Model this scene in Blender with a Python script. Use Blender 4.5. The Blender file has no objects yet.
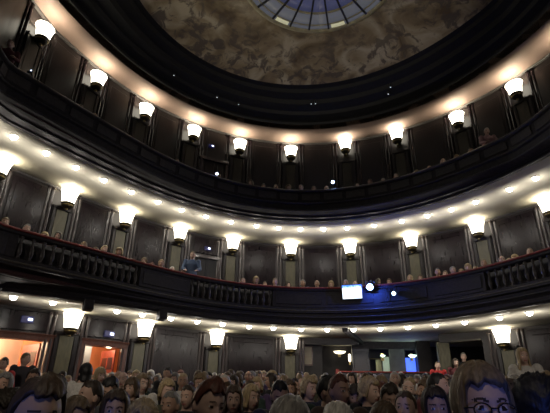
import bpy, bmesh, math, random
from mathutils import Vector, Matrix, Quaternion
random.seed(11)
sc = bpy.context.scene
COL = sc.collection
rnd = random.random
PI = math.pi

# ------------------------------------------------------------------ camera
FPX = 441.0
PITCH, ROLL, YAW = math.radians(24.0), math.radians(0.96), math.radians(-5.0)
FWD = Vector((math.sin(YAW)*math.cos(PITCH), math.cos(YAW)*math.cos(PITCH), math.sin(PITCH)))
r0 = Vector((math.cos(YAW), -math.sin(YAW), 0)); u0 = r0.cross(FWD)
RGT = math.cos(ROLL)*r0 + math.sin(ROLL)*u0
UPV = -math.sin(ROLL)*r0 + math.cos(ROLL)*u0
cam = bpy.data.cameras.new('camera')
cam.sensor_width = 36.0
cam.lens = FPX/550.0*36.0
cam.clip_start = 0.05
camo = bpy.data.objects.new('camera', cam); COL.objects.link(camo)
camo.matrix_world = Matrix(((RGT.x, UPV.x, -FWD.x, 0), (RGT.y, UPV.y, -FWD.y, 0), (RGT.z, UPV.z, -FWD.z, 0), (0, 0, 0, 1)))
sc.camera = camo
# ------------------------------------------------------------------ world, blue stage light, added fill spots, exposure
w = bpy.data.worlds.new('dim_hall'); sc.world = w; w.use_nodes = True
bg = w.node_tree.nodes['Background']
bg.inputs['Color'].default_value = (0.75, 0.8, 1.0, 1); bg.inputs['Strength'].default_value = 0.026
vs = sc.view_settings
vs.view_transform = 'Standard'; vs.look = 'None'; vs.exposure = 0.0; vs.gamma = 1.0
vs.use_curve_mapping = False
SCONCE_W, SCONCE_EMIT = 15.0, 6.0
DOWN_W, DOWN_EMIT = 6.0, 14.0

def spot(name, loc, target, watts, col, size_deg, blend=0.6, rad=0.15):
    l = bpy.data.lights.new(name, 'SPOT'); l.energy = watts; l.color = col
    l.spot_size = math.radians(size_deg); l.spot_blend = blend; l.shadow_soft_size = rad
    o = bpy.data.objects.new(name, l); COL.objects.link(o); o.location = loc
    o.rotation_euler = (Vector(target)-Vector(loc)).to_track_quat('-Z', 'Y').to_euler()
    return o
def point(name, loc, watts, col, rad=0.05, parent=None):
    l = bpy.data.lights.new(name, 'POINT'); l.energy = watts; l.color = col; l.shadow_soft_size = rad
    o = bpy.data.objects.new(name, l); COL.objects.link(o)
    if parent: o.parent = parent
    o.location = loc
    return o
spot('footlight_blue', (0.9, -2.6, -0.35), (0.98, 1.5, -0.06), 230, (0.10, 0.19, 1.0), 17)
spot('footlight_blue', (-2.2, -2.4, -0.35), (-1.15, 1.55, -0.06), 95, (0.10, 0.22, 1.0), 14)
spot('fill_front_rows', (-0.3, -1.6, 5.6), (0, 2.3, 0), 190, (1.0, 0.84, 0.60), 62)  # unseen fill added overhead to brighten hair in the front rows
spot('fill_stalls', (-2.5, -5.0, 5.2), (-3.6, 10.5, 0.9), 900, (1.0, 0.86, 0.72), 42)  # unseen fill pair added to lift the faces of the crowd
spot('fill_stalls', (2.5, -5.0, 5.2), (3.6, 10.5, 0.9), 900, (1.0, 0.86, 0.72), 42)  # right half of the added fill pair
spot('fill_dome', (0.2, -5.0, 3.0), (0.2, 8.2, 11.4), 1900, (1.0, 0.90, 0.74), 37, .6)  # unseen fill added to brighten the painted dome

# ------------------------------------------------------------------ plan of the horseshoe hall
CX, CY = 0.0, 8.4
CURVE = {  # radius as a polynomial of the bearing from the hall's middle, with the bearings it holds for
 'wL': ([1.2783, -0.33, -1.8238, 1.0035, 9.1769], -1.247, 0.888),
 'wM': ([0.4982, -0.0551, -0.9151, 0.401, 9.3176], -1.333, 0.931),
 'wU': ([0.1541, 0.0057, -0.1816, 0.2766, 7.7382], -1.447, 1.206),
 'rM': ([0.4582, -0.1695, -0.8449, 0.3874, 6.5598], -1.511, 1.166),
 'eM': ([0.6247, -0.3843, -0.8057, 0.502, 6.3563], -1.386, 1.116),
 'rU': ([0.3906, 0.1136, -0.5559, 0.146, 6.1229], -1.702, 1.105),
 'eU': ([0.3126, -0.0948, -0.5329, 0.251, 6.6854], -1.601, 1.224),
 'eT': ([0.113, -0.0253, -0.1001, 0.205, 6.3347], -1.582, 1.41),
 'ce': ([0.0747, 0.1537, 0.1076, 0.0043, 4.9989], -1.357, 1.28),
 'dL': ([0.4826, -0.5025, -0.6201, 0.6873, 6.8124], -1.329, 0.978),
 'dM': ([0.286, -0.1466, -0.5128, 0.4246, 7.2843], -1.504, 1.083)}
def rad_of(k, t):
    if isinstance(k, tuple):
        return rad_of(k[0], t)*(1-k[2]) + rad_of(k[1], t)*k[2]
    c, a, b = CURVE[k]; t = min(max(t, a), b); v = 0.0
    for q in c: v = v*t + q
    return v
def pt(k, t, z, off=0.0):
    r = rad_of(k, t)+off
    return Vector((CX+r*math.sin(t), CY+r*math.cos(t), z))
def basis(k, t):
    d = pt(k, t+.01, 0)-pt(k, t-.01, 0); d.normalize()
    return d, Vector((d.y, -d.x, 0))            # along the wall to the right, and inward
Z_SOF_L, Z_SOF_M, Z_SOF_U = 2.3, 6.07, 10.1
DECK_M, DECK_U = 2.68, 6.28
def floor_z(y): return -1.28 + max(0.0, y-2.0)*0.064

# ------------------------------------------------------------------ materials
def mat(name, col, rough=0.6, metal=0.0, var=0.25, scale=6.0, stretch=(1, 1, 1), bump=0.0, spec=0.5, coat=0.0, emit=None, emit_s=0.0):
    m = bpy.data.materials.new(name); m.use_nodes = True
    nt = m.node_tree; b = nt.nodes['Principled BSDF']
    b.inputs['Roughness'].default_value = rough; b.inputs['Metallic'].default_value = metal
    b.inputs['Specular IOR Level'].default_value = spec; b.inputs['Coat Weight'].default_value = coat
    tc = nt.nodes.new('ShaderNodeTexCoord'); mp = nt.nodes.new('ShaderNodeMapping')
    mp.inputs['Scale'].default_value = stretch
    nz = nt.nodes.new('ShaderNodeTexNoise'); nz.inputs['Scale'].default_value = scale; nz.inputs['Detail'].default_value = 4
    cr = nt.nodes.new('ShaderNodeValToRGB')
    c = Vector(col[:3])
    cr.color_ramp.elements[0].position = 0.3; cr.color_ramp.elements[1].position = 0.7
    cr.color_ramp.elements[0].color = (*(c*(1-var)), 1); cr.color_ramp.elements[1].color = (*[min(1, x) for x in c*(1+var)], 1)
    L = nt.links.new
    L(tc.outputs['Object'], mp.inputs['Vector']); L(mp.outputs['Vector'], nz.inputs['Vector'])
    L(nz.outputs['Fac'], cr.inputs['Fac']); L(cr.outputs['Color'], b.inputs['Base Color'])
    if bump:
        bp_ = nt.nodes.new('ShaderNodeBump'); bp_.inputs['Strength'].default_value = bump; bp_.inputs['Distance'].default_value = 0.01
        L(nz.outputs['Fac'], bp_.inputs['Height']); L(bp_.outputs['Normal'], b.inputs['Normal'])
    if emit:
        b.inputs['Emission Color'].default_value = (*emit, 1); b.inputs['Emission Strength'].default_value = emit_s
    return m
M = {}
M['panel'] = mat('dark_polished_wood', (0.011, 0.007, 0.009), 0.25, var=0.3, scale=5, stretch=(3, 3, .5), bump=.0, coat=.0, spec=.26)
M['wallwood'] = mat('dark_wall_wood', (0.011, 0.008, 0.009), 0.42, var=0.3, scale=5, stretch=(3, 3, .5), spec=.35)
M['panel_up'] = mat('shaded_polished_wood', (0.012, 0.010, 0.011), 0.3, var=.3, scale=5, stretch=(3, 3, .5))  # darker copy of the wood: upper tier's dimness put into the colour
M['wood_up'] = mat('shaded_wall_wood', (0.010, 0.008, 0.009), 0.4, var=.3, scale=5, stretch=(3, 3, .5))  # wall wood darkened likewise for the dim upper tier
M['olive_up'] = mat('shaded_olive_inlay', (0.022, 0.020, 0.013), 0.5, var=.25, scale=9)  # olive inlay darkened likewise for the dim upper tier
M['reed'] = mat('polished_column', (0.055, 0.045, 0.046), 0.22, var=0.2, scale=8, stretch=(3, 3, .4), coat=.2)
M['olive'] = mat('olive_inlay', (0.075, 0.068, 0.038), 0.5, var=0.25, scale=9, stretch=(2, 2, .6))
M['fascia'] = mat('black_balcony_wood', (0.020, 0.018, 0.020), 0.58, var=0.4, scale=12, bump=.06, spec=.28)
M['baluster'] = mat('turned_baluster_wood', (0.030, 0.025, 0.025), 0.38, var=0.3, scale=12)
M['mould'] = mat('lit_edge_moulding', (0.085, 0.078, 0.062), 0.4, var=0.3, scale=14)  # lighter tone stands for light caught along the moulding edge
M['relief'] = mat('relief_moulding', (0.034, 0.030, 0.030), 0.55, var=0.3, scale=14)
M['velvet'] = mat('red_velvet', (0.16, 0.016, 0.013), 0.8, var=0.25, scale=20)
M['cream'] = mat('cream_plaster', (0.46, 0.43, 0.35), 0.75, var=0.06, scale=1.5, bump=.03)
M['pinkplaster'] = mat('pinkish_plaster', (0.22, 0.155, 0.13), 0.7, var=0.1, scale=1.2, bump=.03)
M['cornice'] = mat('black_cornice', (0.0045, 0.0045, 0.006), 0.7, var=0.4, scale=8)
M['metal'] = mat('dark_bronze', (0.06, 0.05, 0.035), 0.35, metal=.8, var=0.3, scale=20)
M['brass'] = mat('brass', (0.30, 0.23, 0.10), 0.35, metal=.9, var=0.2, scale=20)
M['blackmetal'] = mat('black_metal', (0.012, 0.012, 0.014), 0.45, metal=.2, var=0.2, scale=20)
M['white'] = mat('white_painted_metal', (0.75, 0.72, 0.64), 0.5, var=0.05)
M['carpet'] = mat('dark_red_carpet', (0.035, 0.012, 0.012), 0.95, var=0.3, scale=30, bump=.1)
M['seatred'] = mat('seat_plush', (0.05, 0.010, 0.010), 0.9, var=0.3, scale=20)
M['orangewall'] = mat('orange_red_wall', (0.62, 0.21, 0.085), 0.7, var=0.15, scale=2)
M['palewall'] = mat('pale_foyer_wall', (0.70, 0.52, 0.42), 0.7, var=0.12, scale=2)
M['reddoor'] = mat('red_brown_door_wood', (0.33, 0.060, 0.035), 0.4, var=0.25, scale=6, stretch=(3, 3, .5))
M['darkred'] = mat('dark_red_glass_pane', (0.055, 0.014, 0.014), 0.3, var=0.2)
M['doorwood'] = mat('door_frame_wood', (0.075, 0.032, 0.024), 0.35, var=0.25, scale=6, stretch=(3, 3, .5))
M['bluegrey'] = mat('blue_grey_panel', (0.34, 0.37, 0.43), 0.6, var=0.1)
M['barfront'] = mat('blue_black_bar_front', (0.012, 0.013, 0.026), 0.35, var=0.3)
M['barred'] = mat('red_bar_edge', (0.24, 0.022, 0.018), 0.4, var=0.2)
M['curtain'] = mat('pale_curtain', (0.72, 0.72, 0.48), 0.8, var=0.2, scale=14, stretch=(1, 1, .1))
M['greenglass'] = mat('pale_green_glass', (0.36, 0.44, 0.36), 0.25, var=0.2, scale=4, emit=(.55, .75, .55), emit_s=.22)
M['beige'] = mat('beige_board', (0.30, 0.26, 0.19), 0.6, var=0.12)
M['foyerwall'] = mat('dark_grey_foyer_wall', (0.014, 0.012, 0.013), 0.5, var=0.2, spec=.3)
def emis(name, col, s, base=(0.8, 0.8, 0.8)):
    return mat(name, base, 0.4, var=0.02, emit=col, emit_s=s)
M['shade'] = emis('frosted_lamp_glass', (1.0, 0.92, 0.74), SCONCE_EMIT)
M['bulb'] = emis('lit_bulb', (1.0, 0.96, 0.9), DOWN_EMIT)
M['blueglow'] = emis('blue_lit_glass', (0.05, 0.14, 1.0), 1.6, (.1, .1, .4))
M['bluelens'] = emis('blue_white_lens', (0.42, 0.62, 1.0), 30, (.4, .5, .9))
M['cyanlens'] = emis('pale_blue_lens', (0.55, 0.8, 1.0), 14, (.4, .5, .9))
M['exitblue'] = emis('sign_housing_glow', (0.02, 0.03, 0.30), 0.10, (.02, .02, .07))
M['exitlit'] = emis('sign_lit_face', (0.62, 0.72, 1.0), 5)
M['phone'] = emis('phone_screen', (0.75, 0.85, 1.0), 2.5)
M['greenlamp'] = emis('green_white_lamp_glass', (0.72, 1.0, 0.80), 3.0)
M['bowl'] = emis('warm_bowl_glass', (1.0, 0.90, 0.66), 3.0)
M['speck'] = emis('tiny_lamp', (0.8, 0.9, 1.0), 1.6)

def screen_mat():
    m = bpy.data.materials.new('monitor_screen'); m.use_nodes = True; nt = m.node_tree; b = nt.nodes['Principled BSDF']
    b.inputs['Base Color'].default_value = (.02, .02, .03, 1); b.inputs['Roughness'].default_value = .3
    tc = nt.nodes.new('ShaderNodeTexCoord'); sp = nt.nodes.new('ShaderNodeSeparateXYZ')
    nz = nt.nodes.new('ShaderNodeTexNoise'); nz.inputs['Scale'].default_value = 14
    ad = nt.nodes.new('ShaderNodeMath'); ad.operation = 'MULTIPLY_ADD'; ad.inputs[1].default_value = .22
    cr = nt.nodes.new('ShaderNodeValToRGB'); e = cr.color_ramp.elements
    e[0].position = .20; e[0].color = (.75, .88, 1, 1); e[1].position = .30; e[1].color = (.05, .2, .95, 1)
    L = nt.links.new
    L(tc.outputs['Object'], sp.inputs[0]); L(tc.outputs['Object'], nz.inputs['Vector'])
    L(nz.outputs['Fac'], ad.inputs[0]); L(sp.outputs['Z'], ad.inputs[2]); L(ad.outputs[0], cr.inputs['Fac'])
    L(cr.outputs['Color'], b.inputs['Emission Color']); b.inputs['Emission Strength'].default_value = 2.2
    return m
M['screen'] = screen_mat()
def fresco_mat():
    m = bpy.data.materials.new('painted_ceiling'); m.use_nodes = True; nt = m.node_tree; b = nt.nodes['Principled BSDF']
    b.inputs['Roughness'].default_value = .8; b.inputs['Specular IOR Level'].default_value = .2
    tc = nt.nodes.new('ShaderNodeTexCoord'); L = nt.links.new
    n1 = nt.nodes.new('ShaderNodeTexNoise'); n1.inputs['Scale'].default_value = .8; n1.inputs['Detail'].default_value = 8; n1.inputs['Distortion'].default_value = 1.2
    c1 = nt.nodes.new('ShaderNodeValToRGB'); e = c1.color_ramp.elements
    e[0].position = .34; e[0].color = (.13, .095, .06, 1); e[1].position = .66; e[1].color = (.50, .44, .32, 1)
    x = e.new(.5); x.color = (.31, .25, .16, 1)
    L(tc.outputs['Object'], n1.inputs['Vector']); L(n1.outputs['Fac'], c1.inputs['Fac'])
    n2 = nt.nodes.new('ShaderNodeTexNoise'); n2.inputs['Scale'].default_value = 2.2; n2.inputs['Detail'].default_value = 9; n2.inputs['Roughness'].default_value = .65; n2.inputs['Distortion'].default_value = .8
    c2 = nt.nodes.new('ShaderNodeValToRGB'); f = c2.color_ramp.elements
    f[0].position = .49; f[0].color = (0, 0, 0, 1); f[1].position = .57; f[1].color = (1, 1, 1, 1)
    L(tc.outputs['Object'], n2.inputs['Vector']); L(n2.outputs['Fac'], c2.inputs['Fac'])
    # the dark painted trees stand in a band near the rim: distance from the middle of the ceiling
    ln = nt.nodes.new('ShaderNodeVectorMath'); ln.operation = 'LENGTH'; L(tc.outputs['Object'], ln.inputs[0])
    mr = nt.nodes.new('ShaderNodeMapRange'); mr.inputs['From Min'].default_value = 2.9; mr.inputs['From Max'].default_value = 4.4
    mr.inputs['To Min'].default_value = .35; mr.inputs['To Max'].default_value = .9
    L(ln.outputs['Value'], mr.inputs['Value'])
    mu = nt.nodes.new('ShaderNodeMath'); mu.operation = 'MULTIPLY'; L(c2.outputs['Color'], mu.inputs[0]); L(mr.outputs[0], mu.inputs[1])
    mx = nt.nodes.new('ShaderNodeMix'); mx.data_type = 'RGBA'; L(mu.outputs[0], mx.inputs['Factor'])
    L(c1.outputs['Color'], mx.inputs['A']); mx.inputs['B'].default_value = (.11, .092, .08, 1)
    L(mx.outputs['Result'], b.inputs['Base Color'])
    return m
M['fresco'] = fresco_mat()
M['sky_in'] = emis('blue_skylight_glass', (0.10, 0.15, 0.55), 0.17, (.06, .08, .2))
M['sky_mid'] = emis('slate_skylight_glass', (0.22, 0.25, 0.52), 0.13, (.10, .10, .18))
M['sky_out'] = emis('grey_skylight_glass', (0.40, 0.43, 0.52), 0.14, (.16, .16, .17))
M['sky_warm'] = emis('lit_skylight_cell', (0.75, 0.72, 0.48), 0.45, (.5, .5, .3))
M['skyrim'] = mat('gilt_skylight_rim', (0.34, 0.31, 0.20), .5, var=.2)
M['skybar'] = mat('dark_glazing_bar', (0.02, 0.02, 0.02), .5)

# ------------------------------------------------------------------ helpers
def obj(name, bm, m, parent=None, smooth=True):
    me = bpy.data.meshes.new(name)
    bmesh.ops.recalc_face_normals(bm, faces=bm.faces[:]) if len(bm.faces) else None
    bm.to_mesh(me); bm.free()
    for p in me.polygons: p.use_smooth = smooth
    for x in (m if isinstance(m, (list, tuple)) else [m]): me.materials.append(x)
    o = bpy.data.objects.new(name, me); COL.objects.link(o)
    if parent: o.parent = parent
    return o
def tag(o, label, cat, group=None, kind=None):
    o['label'] = label; o['category'] = cat
    if group: o['group'] = group
    if kind: o['kind'] = kind
    return o
def thing(name, loc, label, cat, group=None, rot=None, kind=None):
    o = bpy.data.objects.new(name, None); COL.objects.link(o); o.location = loc
    o.empty_display_size = .1
    if rot: o.rotation_euler = rot
    return tag(o, label, cat, group, kind)
def dup(root, loc, rotz, label, group=None):
    r = root.copy(); COL.objects.link(r); r.location = loc; r.rotation_euler = (0, 0, rotz); r['label'] = label
    if group: r['group'] = group
    for ch in list(root.children):
        c = ch.copy(); COL.objects.link(c); c.parent = r
        for g in list(ch.children):
            d = g.copy(); COL.objects.link(d); d.parent = c
    return r
def box(bm, lo, hi, mx=None, mi=0):
    vs_ = [bm.verts.new((x, y, z)) for z in (lo[2], hi[2]) for y in (lo[1], hi[1]) for x in (lo[0], hi[0])]
    if mx is not None:
        for v in vs_: v.co = mx @ v.co
    for f in ((0, 1, 3, 2), (4, 6, 7, 5), (0, 4, 5, 1), (2, 3, 7, 6), (0, 2, 6, 4), (1, 5, 7, 3)):
        bm.faces.new([vs_[i] for i in f]).material_index = mi
def bevelled(bm, lo, hi, b=0.01, mx=None):
    t = bmesh.new(); box(t, lo, hi)
    bmesh.ops.bevel(t, geom=t.edges[:], offset=b, segments=2, affect='EDGES', profile=.5)
    me = bpy.data.meshes.new('tmp'); t.to_mesh(me); t.free()
    if mx is not None: me.transform(mx)
    bm.from_mesh(me); bpy.data.meshes.remove(me)
def lathe(bm, prof, n=16, mx=None, cap=True):
    rows = []
    for r, z in prof:
        rows.append([bm.verts.new((r*math.cos(2*PI*i/n), r*math.sin(2*PI*i/n), z)) for i in range(n)])
    for a, b in zip(rows, rows[1:]):
        for i in range(n):
            bm.faces.new((a[i], a[(i+1) % n], b[(i+1) % n], b[i]))
    if cap:
        bm.faces.new(rows[0][::-1]); bm.faces.new(rows[-1])
    if mx is not None:
        for r in rows:
            for v in r: v.co = mx @ v.co
def tube(bm, p0, p1, ra, rb=None, n=10):
    p0, p1 = Vector(p0), Vector(p1); rb = ra if rb is None else rb
    d = (p1-p0); q = d.to_track_quat('Z', 'Y').to_matrix().to_4x4(); q.translation = p0
    lathe(bm, [(ra, 0), (rb, d.length)], n, q)
def sweep(bm, prof, t0, t1, n, closed=True):
    """prof: (curve, offset, z) points; closed makes a solid ring section with ends capped"""
    rows = []
    for i in range(n+1):
        t = t0+(t1-t0)*i/n
        rows.append([bm.verts.new(pt(k, t, z, off)) for k, off, z in prof])
    m = len(prof)
    for a, b in zip(rows, rows[1:]):
        for j in range(m if closed else m-1):
            bm.faces.new((a[j], a[(j+1) % m], b[(j+1) % m], b[j]))
    if closed:
        bm.faces.new(rows[0]); bm.faces.new(rows[-1][::-1])
T0, T1 = -1.85, 1.75
def frame_at(k, t, z=0.0, off=0.0):
    """matrix: local x along the wall to the right, local y out through the wall, local z up; origin on the wall"""
    d, n = basis(k, t); p = pt(k, t, z)+n*off
    return Matrix(((d.x, -n.x, 0, p.x), (d.y, -n.y, 0, p.y), (0, 0, 1, p.z), (0, 0, 0, 1)))
ORD = ['first', 'second', 'third', 'fourth', 'fifth', 'sixth', 'seventh', 'eighth', 'ninth', 'tenth', 'eleventh', 'twelfth', 'thirteenth',
       'fourteenth', 'fifteenth', 'sixteenth', 'seventeenth', 'eighteenth', 'nineteenth', 'twentieth', 'twenty-first', 'twenty-second',
       'twenty-third', 'twenty-fourth', 'twenty-fifth', 'twenty-sixth', 'twenty-seventh', 'twenty-eighth', 'twenty-ninth', 'thirtieth']
ORD += ['thirty-'+x for x in ORD[:9]]+['fortieth']+['forty-'+x for x in ORD[:9]]+['fiftieth']+['fifty-'+x for x in ORD[:9]]
def px_of(p):
    p = Vector(p); z = p.dot(FWD)
    return (275+FPX*p.dot(RGT)/z, 206.5-FPX*p.dot(UPV)/z)
def struct(name, bm, m, label, cat, smooth=True):
    return tag(obj(name, bm, m, None, smooth), label, cat, kind='structure')

# ================================================================== STRUCTURE
bm = bmesh.new()
ys = [-6, 2, 22]
grid = [[bm.verts.new((x, y, floor_z(y))) for x in (-11, 11)] for y in ys]
for a, b in zip(grid, grid[1:]): bm.faces.new((a[0], a[1], b[1], b[0]))
struct('floor', bm, M['carpet'], 'dark carpeted floor sloping up under the stalls crowd', 'floor', False)

# lower wall, cut for the two doorways and the bar opening
DOOR_A, DOOR_B, BAR = (-1.345, -1.100), (-0.985, -0.826), (-0.040, 0.655)
DOOR_H = 1.47
bm = bmesh.new()
segs = [(T0, DOOR_A[0]), (DOOR_A[1], DOOR_B[0]), (DOOR_B[1], BAR[0]), (BAR[1], T1)]
for a, b in segs:
    sweep(bm, [('wL', 0, -1.3), ('wL', 0, 2.34), ('wL', .22, 2.34), ('wL', .22, -1.3)], a, b, max(3, int((b-a)*26)))
for a, b in (DOOR_A, DOOR_B):
    sweep(bm, [('wL', 0, DOOR_H), ('wL', 0, 2.34), ('wL', .22, 2.34), ('wL', .22, DOOR_H)], a, b, 6)
sweep(bm, [('wL', 0, 2.06), ('wL', 0, 2.34), ('wL', .22, 2.34), ('wL', .22, 2.06)], BAR[0], 0.185, 8)
sweep(bm, [('wL', 0, 2.02), ('wL', 0, 2.34), ('wL', .22, 2.34), ('wL', .22, 2.02)], 0.50, BAR[1], 8)
wall_lower = struct('wall_lower', bm, M['wallwood'], 'dark wood wall of the stalls level below the middle balcony', 'wall', False)
bm = bmesh.new(); sweep(bm, [('wM', 0, 2.6), ('wM', 0, 6.1), ('wM', .2, 6.1), ('wM', .2, 2.6)], T0, T1, 90)
wall_middle = struct('wall_middle', bm, M['wallwood'], 'dark wood wall behind the middle balcony audience', 'wall', False)
bm = bmesh.new(); sweep(bm, [('wU', 0, 6.1), ('wU', 0, 10.12), ('wU', .2, 10.12), ('wU', .2, 6.1)], T0, T1, 90)
wall_upper = struct('wall_upper', bm, M['wood_up'], 'wood wall, shade put into its colour, behind the upper balcony audience', 'wall', False)

# top soffit over the upper tier, black cornice, painted ceiling, skylight
bm = bmesh.new(); sweep(bm, [('eT', 0, 10.1), ('wU', .25, 10.1), ('wU', .25, 10.3), ('eT', 0, 10.3)], T0, T1, 90)
struct('ceiling_over_upper_tier', bm, M['pinkplaster'], 'pinkish plaster ceiling band lit above the upper wall lamps', 'ceiling')
bm = bmesh.new()
prof = [('eT', 0, 10.10), ('eT', -.03, 10.11), ('eT', -.06, 10.18), ('eT', -.03, 10.26), (('eT', 'ce', .25), 0, 10.34), (('eT', 'ce', .30), 0, 10.46), (('eT', 'ce', .55), 0, 10.56),
        (('eT', 'ce', .60), 0, 10.72), (('eT', 'ce', .82), 0, 10.82), (('eT', 'ce', .86), 0, 10.95), ('ce', 0, 11.0), ('ce', .05, 11.1), ('eT', .3, 11.1), ('eT', .3, 10.1)]
sweep(bm, prof, T0, T1, 90)
struct('trim_1', bm, M['cornice'], 'wide black stepped cornice ring below the painted ceiling', 'cornice', False)
SKC, SKR = Vector((0.4, 8.9, 0)), 2.38
bm = bmesh.new(); N = 96; K = 10; rows = []
for i in range(N):
    t = -PI+2*PI*i/N
    a = pt('ce', t, 11.0) if -1.9 < t < 1.8 else Vector((CX+5.4*math.sin(t), CY+5.4*math.cos(t), 11.0))
    th2 = t; b_ = Vector((SKC.x+SKR*math.sin(th2), SKC.y+SKR*math.cos(th2), 11.5))
    row = []
    for j in range(K+1):
        f = j/K; p = a.lerp(b_, f); p.z = 11.0+.5*math.sin(f*PI/2)
        row.append(p-Vector((.2, 8.4, 11.0)))
    rows.append([bm.verts.new(p) for p in row])
for i in range(N):
    a, b_ = rows[i], rows[(i+1) % N]
    for j in range(K): bm.faces.new((a[j], a[j+1], b_[j+1], b_[j]))
ceil = struct('ceiling', bm, M['fresco'], 'shallow painted dome with brown and grey clouds and dark trees', 'ceiling')
ceil.location = (.2, 8.4, 11.0)
sky = thing('window_1', (SKC.x, SKC.y, 11.5), 'round stained glass skylight with radial bars in the painted dome', 'skylight', kind='structure')
def ring(bm, ra, rb, za, zb, t0=0, t1=2*PI, n=60, thick=.04):
    st = []
    for i in range(n+1):
        t = t0+(t1-t0)*i/n; s, c = math.sin(t), math.cos(t)
        st.append([bm.verts.new(p) for p in ((ra*s, ra*c, za), (rb*s, rb*c, zb), (rb*s, rb*c, zb+thick), (ra*s, ra*c, za+thick))])
    for a, b in zip(st, st[1:]):
        for j in range(4): bm.faces.new((a[j], a[(j+1) % 4], b[(j+1) % 4], b[j]))
    bm.faces.new(st[0]); bm.faces.new(st[-1][::-1])
bm = bmesh.new(); ring(bm, SKR-.07, SKR+.06, -.03, -.03, thick=.1); ring(bm, 1.65, 1.71, .04, .04, thick=.06); ring(bm, 2.12, 2.16, .01, .01, thick=.05)
obj('rim', bm, M['skyrim'], sky)
NS = 22
for nm, ra, rb, za, zb, mm in (('rim_pane', 2.14, 2.33, .03, .02, 'sky_out'), ('outer_pane', 1.68, 2.14, .07, 0.03, 'sky_out'), ('middle_pane', 1.15, 1.68, .14, .07, 'sky_mid'), ('inner_pane', .4, 1.15, .22, .14, 'sky_in'), ('centre_pane', 0.02, .4, .24, .22, 'sky_in')):
    bm = bmesh.new(); ring(bm, ra, rb, za, zb, thick=.02)
    obj(nm, bm, M[mm], sky)
for tc in (PI+2*PI/NS*-10.45, PI+2*PI/NS*-11.45+.0):
    pass
bm = bmesh.new()
for s in range(NS):
    t = 2*PI*(s+.5)/NS
    d = Vector((math.sin(t), math.cos(t), 0)); n = Vector((d.y, -d.x, 0))
    mx = Matrix(((n.x, d.x, 0, 0), (n.y, d.y, 0, 0), (0, 0, 1, 0), (0, 0, 0, 1)))
    vs0 = [(.02, 1.05)]
    for (ra, za, rb, zb) in ((.35, .2, 1.15, .12), (1.15, .12, 1.82, .04), (1.82, .04, 2.33, 0)):
        q = [Vector((sx*.028, r_, z_+dz)) for dz in (-.03, .05) for r_, z_ in ((ra, za), (rb, zb)) for sx in (-1, 1)]
        v = [bm.verts.new(mx @ p) for p in q]
        for f in ((0, 1, 3, 2), (4, 6, 7, 5), (0, 4, 5, 1), (2, 3, 7, 6), (0, 2, 6, 4), (1, 5, 7, 3)): bm.faces.new([v[i] for i in f])
for r_, z_ in ((1.15, .11), (.4, .19)): ring(bm, r_-.03, r_+.03, z_, z_, thick=.06)
obj('glazing_bars', bm, M['skybar'], sky, False)
for s in (20, 1):           # two brighter cells of the outer ring
    bm = bmesh.new(); t = 2*PI*s/NS; ring(bm, 2.17, 2.30, .005, .0, t-.10, t+.10, 6, .02)
    obj('lit_cell', bm, M['sky_warm'], sky)

# ================================================================== BALCONIES
balcony_m = thing('balcony', pt('rM', 0, DECK_M), 'middle balcony with turned balusters and a red handrail', 'balcony')
balcony_u = thing('balcony', pt('rU', 0, DECK_U), 'upper balcony with a solid black moulded front', 'balcony')
def bpart(name, bm, m, root, smooth=True):
    o = obj(name, bm, m, None, smooth)
    o.data.transform(Matrix.Translation(-root.location)); o.parent = root
    return o
bm = bmesh.new(); sweep(bm, [('rM', -.09, 3.47), ('rM', -.11, 3.52), ('rM', -.07, 3.575), ('rM', .15, 3.575), ('rM', .17, 3.5), ('rM', .15, 3.46)], T0, T1, 110)
bpart('handrail', bm, M['fascia'], balcony_m)
bm = bmesh.new(); sweep(bm, [('rM', -.115, 3.545), ('rM', -.13, 3.575), ('rM', -.09, 3.615), ('rM', .03, 3.625), ('rM', .11, 3.615), ('rM', .14, 3.577), ('rM', -.05, 3.576)], T0, T1, 110)
bpart('velvet_rail', bm, M['velvet'], balcony_m)
bm = bmesh.new(); sweep(bm, [('rM', .20, 2.75), ('rM', .20, 3.47), ('rM', .24, 3.47), ('rM', .24, 2.75)], T0, T1, 110)  # added dark sheet, stops light showing between the balusters
bpart('shade_backing', bm, M['fascia'], balcony_m)
bm = bmesh.new(); sweep(bm, [('rM', -.06, 2.84), ('rM', -.06, 2.91), ('rM', -.02, 2.94), ('rM', .14, 2.94), ('rM', .2, 2.84)], T0, T1, 110)
bpart('plinth', bm, M['fascia'], balcony_m, False)
bm = bmesh.new(); sweep(bm, [('rM', -.09, 2.80), ('rM', -.12, 2.82), ('rM', -.09, 2.845), ('rM', .1, 2.845), ('rM', .1, 2.80)], T0, T1, 110)
bpart('moulding', bm, M['mould'], balcony_m)
bm = bmesh.new(); sweep(bm, [(('rM', 'eM', .45), -.05, 2.575), (('rM', 'eM', .45), -.08, 2.595), (('rM', 'eM', .45), -.05, 2.615), (('rM', 'eM', .45), .08, 2.615), (('rM', 'eM', .45), .08, 2.575)], T0, T1, 110)
bpart('moulding', bm, M['relief'], balcony_m)
bm = bmesh.new()
sweep(bm, [('rM', -.08, 2.80), ('rM', -.08, 2.75), (('rM', 'eM', .15), .02, 2.72), (('rM', 'eM', .3), .06, 2.64), (('rM', 'eM', .45), .0, 2.6), (('rM', 'eM', .5), -.02, 2.56), (('rM', 'eM', .7), .05, 2.5),
           (('rM', 'eM', .85), .04, 2.42), ('eM', -.06, 2.40), ('eM', -.09, 2.36), ('eM', -.05, 2.31), ('eM', 0, 2.30), ('eM', .3, 2.34), ('rM', .4, 2.80)], T0, T1, 110)
bpart('fascia', bm, M['fascia'], balcony_m, False)
bm = bmesh.new(); sweep(bm, [('eM', 0, 2.30), ('wL', .25, 2.30), ('wL', .25, 2.38), ('eM', 0.02, 2.38)], T0, T1, 110)
bpart('soffit', bm, M['cream'], balcony_m)
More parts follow.
